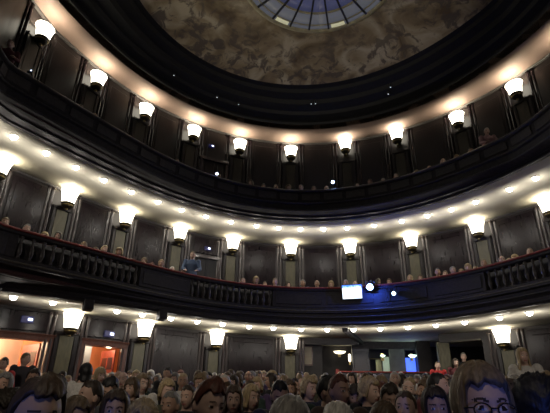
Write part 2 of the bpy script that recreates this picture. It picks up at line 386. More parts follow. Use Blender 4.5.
bm = bmesh.new(); sweep(bm, [('rM', .18, 2.58), ('rM', .18, DECK_M), ('wM', .02, DECK_M), ('wM', .02, 2.58)], T0, T1, 110)
bpart('deck', bm, M['carpet'], balcony_m)
bm = bmesh.new(); sweep(bm, [('rM', 1.16, DECK_M), ('rM', 1.16, DECK_M+.17), ('wM', .01, DECK_M+.17), ('wM', .01, DECK_M)], T0, T1, 110)
bpart('deck_step', bm, M['carpet'], balcony_m)
# radial beam where the soffit steps at the bar
bm = bmesh.new()
A, B_ = Vector((1.03, 14.95, 0)), Vector((1.95, 18.6, 0)); d = (B_-A).normalized(); n = Vector((d.y, -d.x, 0))
mx = Matrix(((n.x, d.x, 0, A.x), (n.y, d.y, 0, A.y), (0, 0, 1, 0), (0, 0, 0, 1)))
bevelled(bm, (-.09, .15, 2.17), (.09, (B_-A).length, 2.31), .02, mx)
bpart('beam', bm, M['fascia'], balcony_m, False)
# solid panels between the runs of balusters
RUNS = [(-1.80, -1.52), (-1.465, -0.955), (-0.668, -0.205), (0.862, 1.40)]
SOLID = [(-1.52, -1.465), (-0.955, -0.668), (-0.205, 0.862), (1.40, T1)]
for a, b in SOLID:
    bm = bmesh.new(); n_ = max(2, int((b-a)*40))
    sweep(bm, [('rM', -.045, 2.94), ('rM', -.045, 3.47), ('rM', .2, 3.47), ('rM', .2, 2.94)], a, b, n_)
    s = .018
    if b-a > .2:
        m_ = max(1, round((b-a)/.28)); wd = (b-a)/m_
        for i in range(m_):
            sweep(bm, [('rM', -.046, 3.02), ('rM', -.07, 3.04), ('rM', -.07, 3.37), ('rM', -.046, 3.39)], a+i*wd+s, a+(i+1)*wd-s, 8)
    bpart('solid_panel', bm, M['fascia'], balcony_m, False)
# balusters, each one a part
bprof = [(.050, 0), (.050, .035), (.034, .05), (.036, .075), (.058, .13), (.064, .18), (.055, .25), (.034, .34), (.026, .40), (.030, .43), (.042, .455), (.034, .48), (.050, .50), (.050, .53)]
bm = bmesh.new(); lathe(bm, bprof, 12)
bal0 = None; bme = bpy.data.meshes.new('baluster'); bm.to_mesh(bme); bm.free(); bme.materials.append(M['baluster'])
for p in bme.polygons: p.use_smooth = True
for a, b in RUNS:
    n_ = int((b-a)*rad_of('rM', (a+b)/2)/.205)
    for i in range(n_):
        t = a+(b-a)*(i+.5)/n_
        o = bpy.data.objects.new('baluster', bme); COL.objects.link(o); o.parent = balcony_m
        o.location = pt('rM', t, 2.94, .03)-balcony_m.location
# upper balcony
bm = bmesh.new(); sweep(bm, [('rU', -.08, 7.02), ('rU', -.10, 7.06), ('rU', -.06, 7.11), ('rU', .14, 7.11), ('rU', .16, 7.04), ('rU', .12, 7.0)], T0, T1, 110)
bpart('handrail', bm, M['relief'], balcony_u)
bm = bmesh.new()
sweep(bm, [('rU', 0, 7.03), ('rU', 0, 6.62), ('rU', -.05, 6.60), ('rU', -.05, 6.55), ('rU', .0, 6.52), ('rU', .02, 6.36), ('rU', -.03, 6.33), ('rU', -.03, 6.27), (('rU', 'eU', .3), 0, 6.21), (('rU', 'eU', .5), .03, 6.18),
           (('rU', 'eU', .55), -.02, 6.15), (('rU', 'eU', .8), .03, 6.13), ('eU', -.07, 6.12), ('eU', -.08, 6.09), ('eU', 0, 6.07), ('eU', .3, 6.1), ('rU', .5, 6.22), ('rU', .12, 6.24), ('rU', .12, 7.03)], T0, T1, 110)
bpart('fascia', bm, M['fascia'], balcony_u, False)
for k, off, z in (('rU', -.05, 6.575), ('rU', -.03, 6.30), ('eU', -.08, 6.105)):
    bm = bmesh.new(); sweep(bm, [(k, off-.0, z-.02), (k, off-.03, z), (k, off, z+.02), (k, off+.05, z+.02), (k, off+.05, z-.02)], T0, T1, 110)
    bpart('moulding', bm, M['relief'], balcony_u)
t = -1.75
while t < 1.62:
    bm = bmesh.new()
    sweep(bm, [('rU', 0.0, 6.68), ('rU', -.03, 6.70), ('rU', -.03, 6.95), ('rU', 0.0, 6.97)], t+.012, t+.118, 6)
    bpart('front_panel', bm, M['relief'], balcony_u, False)
    t += .13
bm = bmesh.new(); sweep(bm, [('eU', 0, 6.07), ('wM', .22, 6.07), ('wM', .22, 6.14), ('eU', .02, 6.14)], T0, T1, 110)
bpart('soffit', bm, M['cream'], balcony_u)
bm = bmesh.new(); sweep(bm, [('rU', .1, 6.23), ('rU', .1, DECK_U), ('wU', .02, DECK_U), ('wU', .02, 6.23)], T0, T1, 110)
bpart('deck', bm, M['carpet'], balcony_u)

# ================================================================== WALL LININGS
LAMP_L = [-1.420, -1.048, -0.765, -0.430, -0.097, 0.739, 1.06]
LAMP_M = [-1.64, -1.386, -1.129, -0.878, -0.621, -0.366, -0.094, 0.175, 0.444, 0.718, 0.987, 1.26]
LAMP_U = [-1.525, -1.221, -0.943, -0.661, -0.393, -0.103, 0.198, 0.474, 0.780, 1.054, 1.33]
Z_U = {0: 9.36, 1: 9.45, 2: 9.47, 6: 9.76, 7: 9.76}
def wpart(name, bm, m, root, smooth=False):
    o = obj(name, bm, m, None, smooth); o.parent = root; return o
def pilaster(root, k, t, z0, z1, ztop):
    mx = frame_at(k, t)
    bm = bmesh.new()
    box(bm, (-.33, -.06, z0), (.33, 0.02, z1), mx)
    box(bm, (-.30, -.10, z0), (-.21, -.05, z1), mx); box(bm, (.21, -.10, z0), (.30, -.05, z1), mx)
    bevelled(bm, (-.32, -.12, z1-.10), (.32, -.04, z1), .015, mx)
    bevelled(bm, (-.34, -.13, z0), (.34, -.03, z0+.22), .015, mx)
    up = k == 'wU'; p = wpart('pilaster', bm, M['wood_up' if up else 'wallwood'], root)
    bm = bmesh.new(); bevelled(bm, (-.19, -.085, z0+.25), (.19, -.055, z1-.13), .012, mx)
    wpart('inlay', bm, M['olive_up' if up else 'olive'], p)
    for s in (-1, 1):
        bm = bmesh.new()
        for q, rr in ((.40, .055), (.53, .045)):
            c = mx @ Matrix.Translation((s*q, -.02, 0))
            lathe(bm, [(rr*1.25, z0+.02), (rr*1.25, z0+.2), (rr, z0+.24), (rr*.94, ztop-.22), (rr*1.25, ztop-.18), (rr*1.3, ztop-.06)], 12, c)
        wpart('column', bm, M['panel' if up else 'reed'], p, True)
def curved_panel(name, root, k, a, b, z0, z1, m, inner=True):
    bm = bmesh.new(); n_ = 10
    sweep(bm, [(k, 0.01, z0), (k, -.035, z0+.03), (k, -.035, z1-.03), (k, .01, z1)], a, b, n_)
    if inner:
        s = (b-a)*.10
        sweep(bm, [(k, -.03, z0+.16), (k, -.055, z0+.19), (k, -.055, z1-.19), (k, -.03, z1-.16)], a+s, b-s, n_)
    return wpart(name, bm, m, root)
def line_wall(root, k, lamps, z0, z1, zlamp, skip=()):
    for t in lamps: pilaster(root, k, t, z0, zlamp-.32, z1)
    for i, (a, b) in enumerate(zip(lamps, lamps[1:])):
        if i in skip: continue
        g = .62/rad_of(k, (a+b)/2)
        curved_panel('wall_panel', root, k, a+g, b-g, z0+.25, z1-.12, M['panel_up' if k == 'wU' else 'panel'])
    bm = bmesh.new(); sweep(bm, [(k, .01, z1-.06), (k, -.06, z1-.05), (k, -.09, z1-.01), (k, .01, z1-.005)], T0, T1, 90)
    wpart('cornice', bm, M['relief'], root)
line_wall(wall_middle, 'wM', LAMP_M, DECK_M, Z_SOF_M, 5.80, skip=(4,))
line_wall(wall_upper, 'wU', LAMP_U, DECK_U, Z_SOF_U, 9.47, skip=(3,))
for t in LAMP_L: pilaster(wall_lower, 'wL', t, floor_z(pt('wL', t, 0).y)-.03, 1.76, Z_SOF_L)
for a, b in ((-.765, -.43), (-.43, -.097), (.739, 1.06)):
    g = .62/8.7; curved_panel('wall_panel', wall_lower, 'wL', a+g, b-g, -.3, 2.2, M['panel'])
for a, b in ((DOOR_A[0]+.01, DOOR_A[1]-.005), (DOOR_B[0]-.005, DOOR_B[1]+.008)):
    curved_panel('overdoor_panel', wall_lower, 'wL', a, b, DOOR_H+.2, 2.22, M['panel'], False)
for a, b in ((T0, BAR[0]-.01), (BAR[1]+.01, T1)):
    bm = bmesh.new(); sweep(bm, [('wL', .01, 2.24), ('wL', -.05, 2.25), ('wL', -.08, 2.29), ('wL', .01, 2.295)], a, b, 40)
    wpart('cornice', bm, M['relief'], wall_lower)

# ------------------------------------------------------------------ wall sconces
def sconce_proto():
    """origin at the shade's middle; local y points out through the wall"""
    r = thing('wall_sconce', (0, 0, 0), 'x', 'wall lamp', 'wall lamps of the hall')
    bm = bmesh.new(); n = 12
    prof = [(.18, -.225), (.187, -.215), (.228, .03), (.272, .18), (.279, .195), (.268, .19), (.22, .03), (.175, -.205), (.0, -.21)]
    rows = []
    for q, z in prof:
        rows.append([bm.verts.new((q*math.cos(2*PI*(i+.5)/n), .85*q*math.sin(2*PI*(i+.5)/n), z)) for i in range(n)])
    for a, b in zip(rows, rows[1:]):
        for i in range(n): bm.faces.new((a[i], a[(i+1) % n], b[(i+1) % n], b[i]))
    bmesh.ops.remove_doubles(bm, verts=bm.verts[:], dist=.0005)
    sh = obj('shade', bm, M['shade'], r, False)
    bm = bmesh.new(); lathe(bm, [(.02, -.40), (.09, -.40), (.12, -.37), (.155, -.34), (.172, -.26), (.196, -.245), (.196, -.222), (.18, -.22)], 16)
    cup = obj('cup', bm, M['metal'], r)
    bm = bmesh.new(); lathe(bm, [(.163, -.325), (.170, -.325), (.178, -.285), (.171, -.285)], 16, None, False); obj('cup_band', bm, M['brass'], cup)
    bm = bmesh.new(); lathe(bm, [(.02, -.45), (.05, -.43), (.03, -.41), (.04, -.39)], 10)
    obj('finial', bm, M['brass'], r)
    bm = bmesh.new(); bevelled(bm, (-.09, .19, -.48), (.09, .215, -.20), .012); box(bm, (-.025, .05, -.33), (.025, .2, -.29))
    obj('backplate', bm, M['metal'], r, False)
    return r
sp0 = sconce_proto(); first = [True]
def put_sconce(k, t, z, label):
    d, n = basis(k, t); p = pt(k, t, z)+n*.27
    rz = math.atan2(d.y, d.x)
    if first[0]:
        o = sp0; o.location = p; o.rotation_euler = (0, 0, rz); o['label'] = label; first[0] = False
    else: o = dup(sp0, p, rz, label)
    point('lamp_light', (0, -.02, .17), SCONCE_W*(2.4 if k == 'wU' else 1.0), (1.0, .86, .60), .06, o)
def inview(p, m=30):
    p = Vector(p)
    if p.dot(FWD) < .1: return False
    x, y = px_of(p); return -m < x < 550+m and -m < y < 413+m
def row_of(k, lamps, z, fmt):
    vis = [t for t in lamps if inview(pt(k, t, z), 45)]
    for i, t in enumerate(vis): put_sconce(k, t, Z_U.get(lamps.index(t), z) if k == 'wU' else z, fmt % ORD[i])
row_of('wL', LAMP_L, 2.05, 'glowing frosted wall lamp on the stalls wall, %s from the left at that level')
row_of('wM', LAMP_M, 5.80, 'glowing frosted wall lamp behind the middle balcony, %s from the left there')
row_of('wU', LAMP_U, 9.52, 'glowing frosted wall lamp behind the upper balcony, %s from the left there')

# ------------------------------------------------------------------ downlights
dl = thing('ceiling_downlight', (0, 0, 0), 'x', 'downlight', 'round downlights under the balconies')
bm = bmesh.new(); lathe(bm, [(.085, 0.002), (.112, 0.0), (.112, -.018), (.09, -.026), (.078, -.012), (.078, 0.0)], 20, None, False)
obj('bezel', bm, M['white'], dl)
bm = bmesh.new(); lathe(bm, [(.077, 0.0), (.08, -.035), (.072, -.075), (.045, -.10), (.001, -.112)], 16)
obj('bulb', bm, M['bulb'], dl)
DOT_L = [-1.329, -1.22, -0.987, -0.872, -0.73, -0.593, -0.459, -0.32, -0.195, -0.056, 0.071, 0.197, 0.322, 0.449, 0.575, 0.703, 0.853, 0.978]
DOT_M = [-1.62, -1.504, -1.387, -1.262, -1.127, -0.981, -0.835, -0.701, -0.564, -0.425, -0.287, -0.168, -0.053, 0.067, 0.187, 0.322, 0.459, 0.584, 0.7, 0.813, 0.968, 1.083, 1.2]
fd = True
for k, L_, z, nm in (('dL', DOT_L, Z_SOF_L, 'middle'), ('dM', DOT_M, Z_SOF_M, 'upper')):
    vis = [t for t in L_ if inview(pt(k, t, z), 12)]
    for i, t in enumerate(vis):
        p = pt(k, t, z-.002); lb = 'lit round downlight in the underside of the %s balcony, %s from the left' % (nm, ORD[i])
        if fd: o = dl; o.location = p; o['label'] = lb; fd = False
        else: o = dup(dl, p, 0, lb)
        point('downlight_light', (0, 0, -.34), DOWN_W, (1.0, .93, .82), .04, o)

# ------------------------------------------------------------------ plates and speakers at the soffit edge
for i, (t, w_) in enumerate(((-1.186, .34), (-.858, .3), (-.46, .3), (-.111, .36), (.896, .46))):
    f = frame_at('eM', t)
    bm = bmesh.new(); bevelled(bm, (-w_/2, .08, -.03), (w_/2, .24, .0), .008); box(bm, (-w_/2+.03, .1, -.036), (w_/2-.03, .22, -.029))  # plain pale plates along the soffit edge, purpose left open
    o = tag(obj('ceiling_plate', bm, M['white'], None, False), 'pale flat plate at the edge under the middle balcony, %s from the left' % ORD[i], 'soffit_plate', 'pale plates under the middle balcony')
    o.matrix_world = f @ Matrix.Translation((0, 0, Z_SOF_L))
for t, lb in ((-1.142, 'small black loudspeaker hung under the balcony edge beside the second doorway'), (-.816, 'small black loudspeaker hung under the balcony edge above the third stalls lamp')):
    o = thing('loudspeaker', pt('eM', t, 2.30), lb, 'loudspeaker', 'loudspeakers under the balcony edge')
    d, n = basis('eM', t); o.rotation_euler = (math.radians(-12), 0, math.atan2(d.y, d.x))
    bm = bmesh.new(); bevelled(bm, (-.12, -.14, -.22), (.12, .08, .06), .02); obj('cabinet', bm, M['blackmetal'], o, False)
    bm = bmesh.new(); bevelled(bm, (-.10, -.15, -.20), (.10, -.138, .04), .004); obj('front_grille', bm, M['fascia'], o, False)
    bm = bmesh.new(); box(bm, (-.14, -.04, -.1), (-.122, -.01, .09)); box(bm, (.122, -.04, -.1), (.14, -.01, .09)); box(bm, (-.14, -.04, .07), (.14, -.01, .09))
    obj('bracket', bm, M['blackmetal'], o, False)

# ------------------------------------------------------------------ doorways of the stalls
EDGE = {1: (.14, .042), 2: (.035, .14)}
def doorway(n, k, ab, zt, label, wall_m, lights):
    a, b = ab; tm = (a+b)/2; z0 = floor_z(pt(k, tm, 0).y)-.06
    D = thing('door_%d' % n, pt(k, tm, z0), label, 'doorway', kind='structure')
    inv = Matrix.Translation(-D.location)
    def part(nm, bm, m, par=None):
        o = obj(nm, bm, m, None, False); o.data.transform(inv); o.parent = par or D; return o
    bm = bmesh.new(); g = .09/rad_of(k, tm)
    for u, v in ((a-g, a+.2*g), (b-.2*g, b+g)): sweep(bm, [(k, -.07, z0), (k, -.07, zt+.12), (k, .25, zt+.12), (k, .25, z0)], u, v, 2)
    sweep(bm, [(k, -.07, zt-.02), (k, -.09, zt+.13), (k, .25, zt+.13), (k, .25, zt-.02)], a-g, b+g, 6)
    sweep(bm, [(k, -.11, zt+.10), (k, -.13, zt+.15), (k, -.06, zt+.17), (k, -.06, zt+.10)], a-1.3*g, b+1.3*g, 6)
    part('door_frame', bm, M['doorwood'])
    el, er = EDGE[n]
    bm = bmesh.new(); sweep(bm, [(k, 1.9, z0-.05), (k, 1.9, zt+.5), (k, 1.95, zt+.5), (k, 1.95, z0-.05)], a-el, b+er, 8); part('foyer_back_wall', bm, M[wall_m])
    bm = bmesh.new(); sweep(bm, [(k, .24, z0-.05), (k, .24, z0), (k, 1.95, z0), (k, 1.95, z0-.05)], a-el, b+er, 8); part('foyer_floor', bm, M['carpet'])
    bm = bmesh.new(); sweep(bm, [(k, .24, zt+.4), (k, .24, zt+.45), (k, 1.95, zt+.45), (k, 1.95, zt+.4)], a-el, b+er, 8); part('foyer_ceiling', bm, M['palewall'])
    for u in (a-el, b+er-.01):
        bm = bmesh.new(); sweep(bm, [(k, .24, z0), (k, .24, zt+.45), (k, 1.95, zt+.45), (k, 1.95, z0)], u, u+.01, 1); part('foyer_side_wall', bm, M['orangewall'])
    for (t, off, z, wt) in lights:
        point('foyer_light', pt(k, t, z, off)-D.location, wt, (1.0, .78, .50), .08, D)
    return D, part, z0
def leaf(part, D, k, t, off, w_, z0, zt, ang, nrow):
    f = frame_at(k, t, 0, -off) @ Matrix.Rotation(ang, 4, 'Z')
    bm = bmesh.new(); bevelled(bm, (0, -.025, z0+.02), (w_, .025, zt-.03), .01, f)
    l = part('door_leaf', bm, M['reddoor'])
    for c in range(2):
        for r in range(nrow):
            x0 = .08+c*(w_-.12)/2; x1 = x0+(w_-.24)/2; h = (zt-z0-.3)/nrow; za = z0+.15+r*h
            bm = bmesh.new(); bevelled(bm, (x0, -.033, za), (x1, .033, za+h-.09), .01, f); part('door_pane', bm, M['darkred'], l)
    bm = bmesh.new(); tube(bm, f @ Vector((.06, -.07, z0+.95)), f @ Vector((.06, -.07, z0+1.2)), .014); part('door_handle', bm, M['brass'], l)
DA, part, z0 = doorway(1, 'wL', DOOR_A, DOOR_H, 'wide open doorway at the far left with bright orange foyer behind', 'palewall', [(-1.27, 1.55, 1.6, 55), (-1.19, 1.55, 1.6, 55), (-1.20, .6, 1.5, 28)])
leaf(part, DA, 'wL', DOOR_A[1]-.014, .27, .88, z0, DOOR_H-.02, math.radians(108), 4)
DB, part, z0 = doorway(2, 'wL', DOOR_B, DOOR_H, 'narrower open doorway with orange foyer between the second and third stalls lamps', 'orangewall', [(-.935, 1.5, 1.45, 24), (-.90, .85, 1.55, 12), (-.87, .3, 1.42, 8)])
leaf(part, DB, 'wL', DOOR_B[1]-.014, .27, .80, z0, DOOR_H-.02, math.radians(93), 4)
bm = bmesh.new(); f = frame_at('wL', -.915, 0, -1.2); bevelled(bm, (-.16, -.02, z0), (.22, .02, DOOR_H+.2), .01, f); part('pale_panel', bm, M['bluegrey'])

def exit_sign(k, t, z, label, s=1.0):
    o = thing('exit_sign', pt(k, t, z), label, 'exit sign', 'lit signs over the doors')
    d, n = basis(k, t); o.rotation_euler = (0, 0, math.atan2(d.y, d.x))
    bm = bmesh.new(); bevelled(bm, (-.16*s, -.10, -.09*s), (.16*s, -.03, .09*s), .012); obj('housing', bm, M['exitblue'], o, False)
    bm = bmesh.new(); bevelled(bm, (0.01*s, -.115, -.03*s), (.12*s, -.10, .035*s), .006); obj('lit_face', bm, M['exitlit'], o, False)
    bm = bmesh.new(); box(bm, (-.05, -.04, -.03), (.05, .03, .03)); obj('wall_mount', bm, M['blackmetal'], o, False)
exit_sign('wL', -1.171, 1.97, 'small blue lit sign on the dark panel over the left wide doorway')
exit_sign('wL', -.898, 1.82, 'small blue lit sign over the narrower orange doorway')
exit_sign('wM', -.476, 5.52, 'small blue lit sign over the dark doorway of the middle balcony', .8)
exit_sign('wU', -.545, 9.3, 'small dim blue lit sign behind the upper balcony', .7)

def closed_door(n, k, t, z0, h, wd, label, leafm):
    D = thing('door_%d' % n, pt(k, t, z0), label, 'door', kind='structure'); d, nn = basis(k, t); D.rotation_euler = (0, 0, math.atan2(d.y, d.x))
    bm = bmesh.new(); w2 = wd/2
    box(bm, (-w2-.1, -.09, 0), (-w2, .02, h+.1)); box(bm, (w2, -.09, 0), (w2+.1, .02, h+.1)); bevelled(bm, (-w2-.13, -.11, h), (w2+.13, .02, h+.12), .012)
    obj('door_frame', bm, M['reed'], D, False)
    for s in (-1, 1):
        bm = bmesh.new(); x0, x1 = (-w2, -.005) if s < 0 else (.005, w2)
        bevelled(bm, (x0, -.035, .01), (x1, .01, h), .008)
        bevelled(bm, (x0+.1, -.05, .2), (x1-.1, -.03, h*.45), .01); bevelled(bm, (x0+.1, -.05, h*.52), (x1-.1, -.03, h-.15), .01)
        l = obj('door_leaf', bm, M[leafm], D, False)
        bm = bmesh.new(); tube(bm, (s*.06, -.08, 1.0), (s*.06, -.08, 1.25), .013); obj('door_handle', bm, M['brass'], l)
closed_door(3, 'wM', -.478, DECK_M, 2.42, .95, 'black leaves standing in for the dark doorway behind the balcony man in blue', 'cornice')  # black leaves stand in for the darkness of an open doorway
closed_door(4, 'wU', -.52, DECK_U, 2.35, .95, 'dark double door behind the upper balcony under a dim blue sign', 'wallwood')
for (root, k, t, a, b, z0, z1) in ((wall_middle, 'wM', -.48, -.608, -.361, 5.28, 5.95), (wall_upper, 'wU', -.515, -.647, -.382, 8.75, 9.98)):
    g = .62/rad_of(k, t); curved_panel('overdoor_panel', root, k, a+g, b-g, z0, z1, M['panel_up' if k == 'wU' else 'panel'], False)

# ------------------------------------------------------------------ bar and foyer under the middle balcony
bm = bmesh.new(); box(bm, (-3.2, 20.1, -.5), (7.5, 20.25, 2.5)); box(bm, (-3.2, 17.3, -.5), (-3.05, 20.2, 2.5)); box(bm, (7.3, 15.0, -.5), (7.5, 20.2, 2.5))
struct('wall_back', bm, M['foyerwall'], 'dark grey rear wall of the bar foyer under the balcony', 'wall', False)
bm = bmesh.new(); sweep(bm, [('wL', .24, 2.3), ('wL', 4.2, 2.3), ('wL', 4.2, 2.42), ('wL', .24, 2.42)], -.38, .72, 30)
struct('ceiling_over_bar', bm, M['cream'], 'plain ceiling of the bar foyer continuing the balcony underside', 'ceiling', False)
bm = bmesh.new(); box(bm, (1.55, 18.55, 2.03), (4.35, 18.85, 2.32)); 
struct('trim_2', bm, M['fascia'], 'dark header beam across the bar opening', 'beam', False)
bm = bmesh.new(); box(bm, (1.55, 18.6, -.4), (2.22, 18.85, 2.05)); bevelled(bm, (1.62, 18.56, .3), (2.15, 18.62, 1.9), .02)
struct('wall_bar_pier', bm, M['barfront'], 'blue black pier left of the pale curtain in the bar', 'wall', False)
bm = bmesh.new(); box(bm, (3.02, 18.62, -.4), (3.60, 18.85, 2.05)); 
struct('wall_bar_middle', bm, mat('green_grey_panel', (.070, .078, .066), .5, var=.2), 'green grey wall panel between the bar glass and blue door', 'wall', False)
bm = bmesh.new(); box(bm, (4.02, 18.3, -.4), (4.55, 18.85, 2.3)); 
struct('wall_bar_side', bm, M['foyerwall'], 'dark grey wall beside the blue lit doorway', 'wall', False)
# bar counter with its red edge
bar = thing('bar_counter', (2.45, 17.75, floor_z(17.7)), 'long bar counter with blue black front and thin red edge', 'bar counter')
bm = bmesh.new(); bevelled(bm, (-1.55, -.28, 0), (1.75, .28, 1.34), .02); obj('front', bm, M['barfront'], bar, False)
bm = bmesh.new(); bevelled(bm, (-1.6, -.36, 1.34), (1.8, .36, 1.39), .015); obj('counter_top', bm, M['barred'], bar, False)
bm = bmesh.new(); bevelled(bm, (-1.62, -.34, 1.02), (-1.50, .3, 1.45), .02); obj('end_post', bm, M['barred'], bar, False)
# curtain, glass, boards
def folds(bm, w_, h, n, amp, mx):
    m_ = n*6
    for sy in (0,):
        fr = [bm.verts.new(mx @ Vector((-w_/2+w_*i/m_, amp*math.sin(2*PI*i/6), 0))) for i in range(m_+1)]
        to = [bm.verts.new(mx @ Vector((-w_/2+(w_*i/m_)*.92+.02, amp*.7*math.sin(2*PI*i/6), h))) for i in range(m_+1)]
        fb = [bm.verts.new(v.co+Vector((0, .02, 0))) for v in fr]; tb = [bm.verts.new(v.co+Vector((0, .02, 0))) for v in to]
        for i in range(m_):
            bm.faces.new((fr[i], fr[i+1], to[i+1], to[i])); bm.faces.new((fb[i+1], fb[i], tb[i], tb[i+1]))
        for a, b in ((fr, fb), (tb, to)):
            for i in range(m_): bm.faces.new((a[i+1], a[i], b[i], b[i+1]))
        bm.faces.new((fr[0], to[0], tb[0], fb[0])); bm.faces.new((fr[-1], fb[-1], tb[-1], to[-1]))
cu = thing('curtain', (2.62, 19.0, .1), 'pale tied back curtain in the bar recess', 'curtain')
bm = bmesh.new(); folds(bm, .26, 1.55, 4, .03, Matrix.Translation((0, 0, 0))); obj('cloth', bm, M['curtain'], cu)
bm = bmesh.new(); tube(bm, (-.45, 0, 1.58), (.25, 0, 1.58), .02); obj('curtain_rod', bm, M['brass'], cu)
gl = thing('glass_panel', (2.88, 18.9, .0), 'pale green lit glass panel beside the bar curtain', 'glass panel')
bm = bmesh.new(); bevelled(bm, (-.12, -.02, 0), (.16, .02, 1.75), .01); obj('glass', bm, M['greenglass'], gl, False)
bm = bmesh.new(); box(bm, (-.16, -.03, 0), (-.12, .03, 1.8)); box(bm, (.16, -.03, 0), (.20, .03, 1.8)); box(bm, (-.16, -.03, 1.75), (.2, .03, 1.8)); obj('frame', bm, M['blackmetal'], gl, False)
def bowl(loc, label, m, w_, watts, col, flat=.4):
    o = thing('wall_bowl_lamp', loc, label, 'wall lamp', 'bowl lamps of the bar')
    bm = bmesh.new(); n = 18; pr = [(.02, -1), (.45, -.9), (.8, -.55), (1.0, 0), (.92, 0), (.7, -.4), (.02, -.7)]
    lathe(bm, [(r*w_, z*w_*flat) for r, z in pr], n); obj('glass_bowl', bm, M[m], o)
    bm = bmesh.new(); box(bm, (-.03, .02, -w_*flat-.03), (.03, w_+.06, -w_*flat+.01)); bevelled(bm, (-.06, w_+.02, -.2), (.06, w_+.06, .08), .01); obj('bracket', bm, M['brass'], o, False)
    point('bowl_light', (0, 0, .06), watts, col, .05, o)
    return o
bowl((1.12, 19.6, 2.02), 'wide warm bowl lamp glowing on the foyer wall behind the crowd', 'bowl', .26, 2.5, (1, .85, .55))
bowl((2.74, 18.55, 1.78), 'small pale green lamp in front of the bar glass', 'greenlamp', .10, 2.0, (.8, 1, .85), .7)
bowl((3.86, 18.42, 1.78), 'green white lamp glowing above the blue lit doorway', 'greenlamp', .16, 1.2, (.5, .8, 1), .6)
pl = thing('wall_tube_lamp', (1.47, 18.9, 1.55), 'narrow upright lamp beside the wide bowl lamp', 'wall lamp')
bm = bmesh.new(); lathe(bm, [(.03, 0), (.05, .03), (.055, .25), (.03, .3)], 12); obj('glass_tube', bm, M['bowl'], pl)
bm = bmesh.new(); bevelled(bm, (-.04, .03, -.12), (.04, .07, .34), .01); obj('backplate', bm, M['brass'], pl, False)
# blue doorway
D5 = thing('door_5', (3.82, 18.72, floor_z(18.7)), 'doorway glowing deep blue beside the bar', 'doorway', kind='structure')
bm = bmesh.new(); box(bm, (-.26, -.06, 0), (-.20, .1, 2.25)); box(bm, (.20, -.06, 0), (.26, .1, 2.25)); box(bm, (-.26, -.06, 2.2), (.26, .1, 2.3)); obj('door_frame', bm, M['blackmetal'], D5, False)
bm = bmesh.new(); bevelled(bm, (-.20, .05, .02), (.20, .09, 1.92), .01); obj('glass_pane', bm, M['blueglow'], D5, False)
bm = bmesh.new(); bevelled(bm, (-.2, .02, .9), (.2, .06, .94), .006); obj('push_bar', bm, M['blackmetal'], D5, False)
point('door_glow', (0, -.35, 1.6), 3.5, (.08, .18, 1.0), .1, D5)
# boards left and right of the bar
nb = thing('notice_board', (-.25, 18.1, 1.4), 'pale cream board on the foyer wall right of the fifth stalls lamp', 'board')
bm = bmesh.new(); bevelled(bm, (-.20, 0, -.02), (.20, .04, .62), .01); obj('board', bm, M['beige'], nb, False)
bm = bmesh.new(); box(bm, (-.24, -.02, -.06), (-.20, .05, .66)); box(bm, (.2, -.02, -.06), (.24, .05, .66)); box(bm, (-.24, -.02, .62), (.24, .05, .66)); box(bm, (-.24, -.02, -.06), (.24, .05, -.02)); obj('frame', bm, M['doorwood'], nb, False)
bm = bmesh.new(); box(bm, (-.75, 18.15, -.4), (.35, 18.3, 2.32)); 
struct('wall_foyer_left', bm, M['foyerwall'], 'dark foyer wall stub carrying a pale cream board', 'wall', False)
bm = bmesh.new(); bevelled(bm, (4.36, 16.55, -.4), (4.78, 16.75, 2.05), .02, None); bevelled(bm, (4.40, 16.52, .5), (4.74, 16.56, 1.95), .015)
struct('trim_3', bm, M['olive'], 'olive brown pier right of the blue lit doorway', 'pillar', False)
bm = bmesh.new(); sweep(bm, [('wL', -.05, 2.0), ('wL', -.09, 2.03), ('wL', -.05, 2.06), ('wL', 0, 2.06), ('wL', 0, 2.0)], .545, .65, 6)
struct('trim_4', bm, M['mould'], 'pale lintel moulding above the dark alcove', 'moulding')

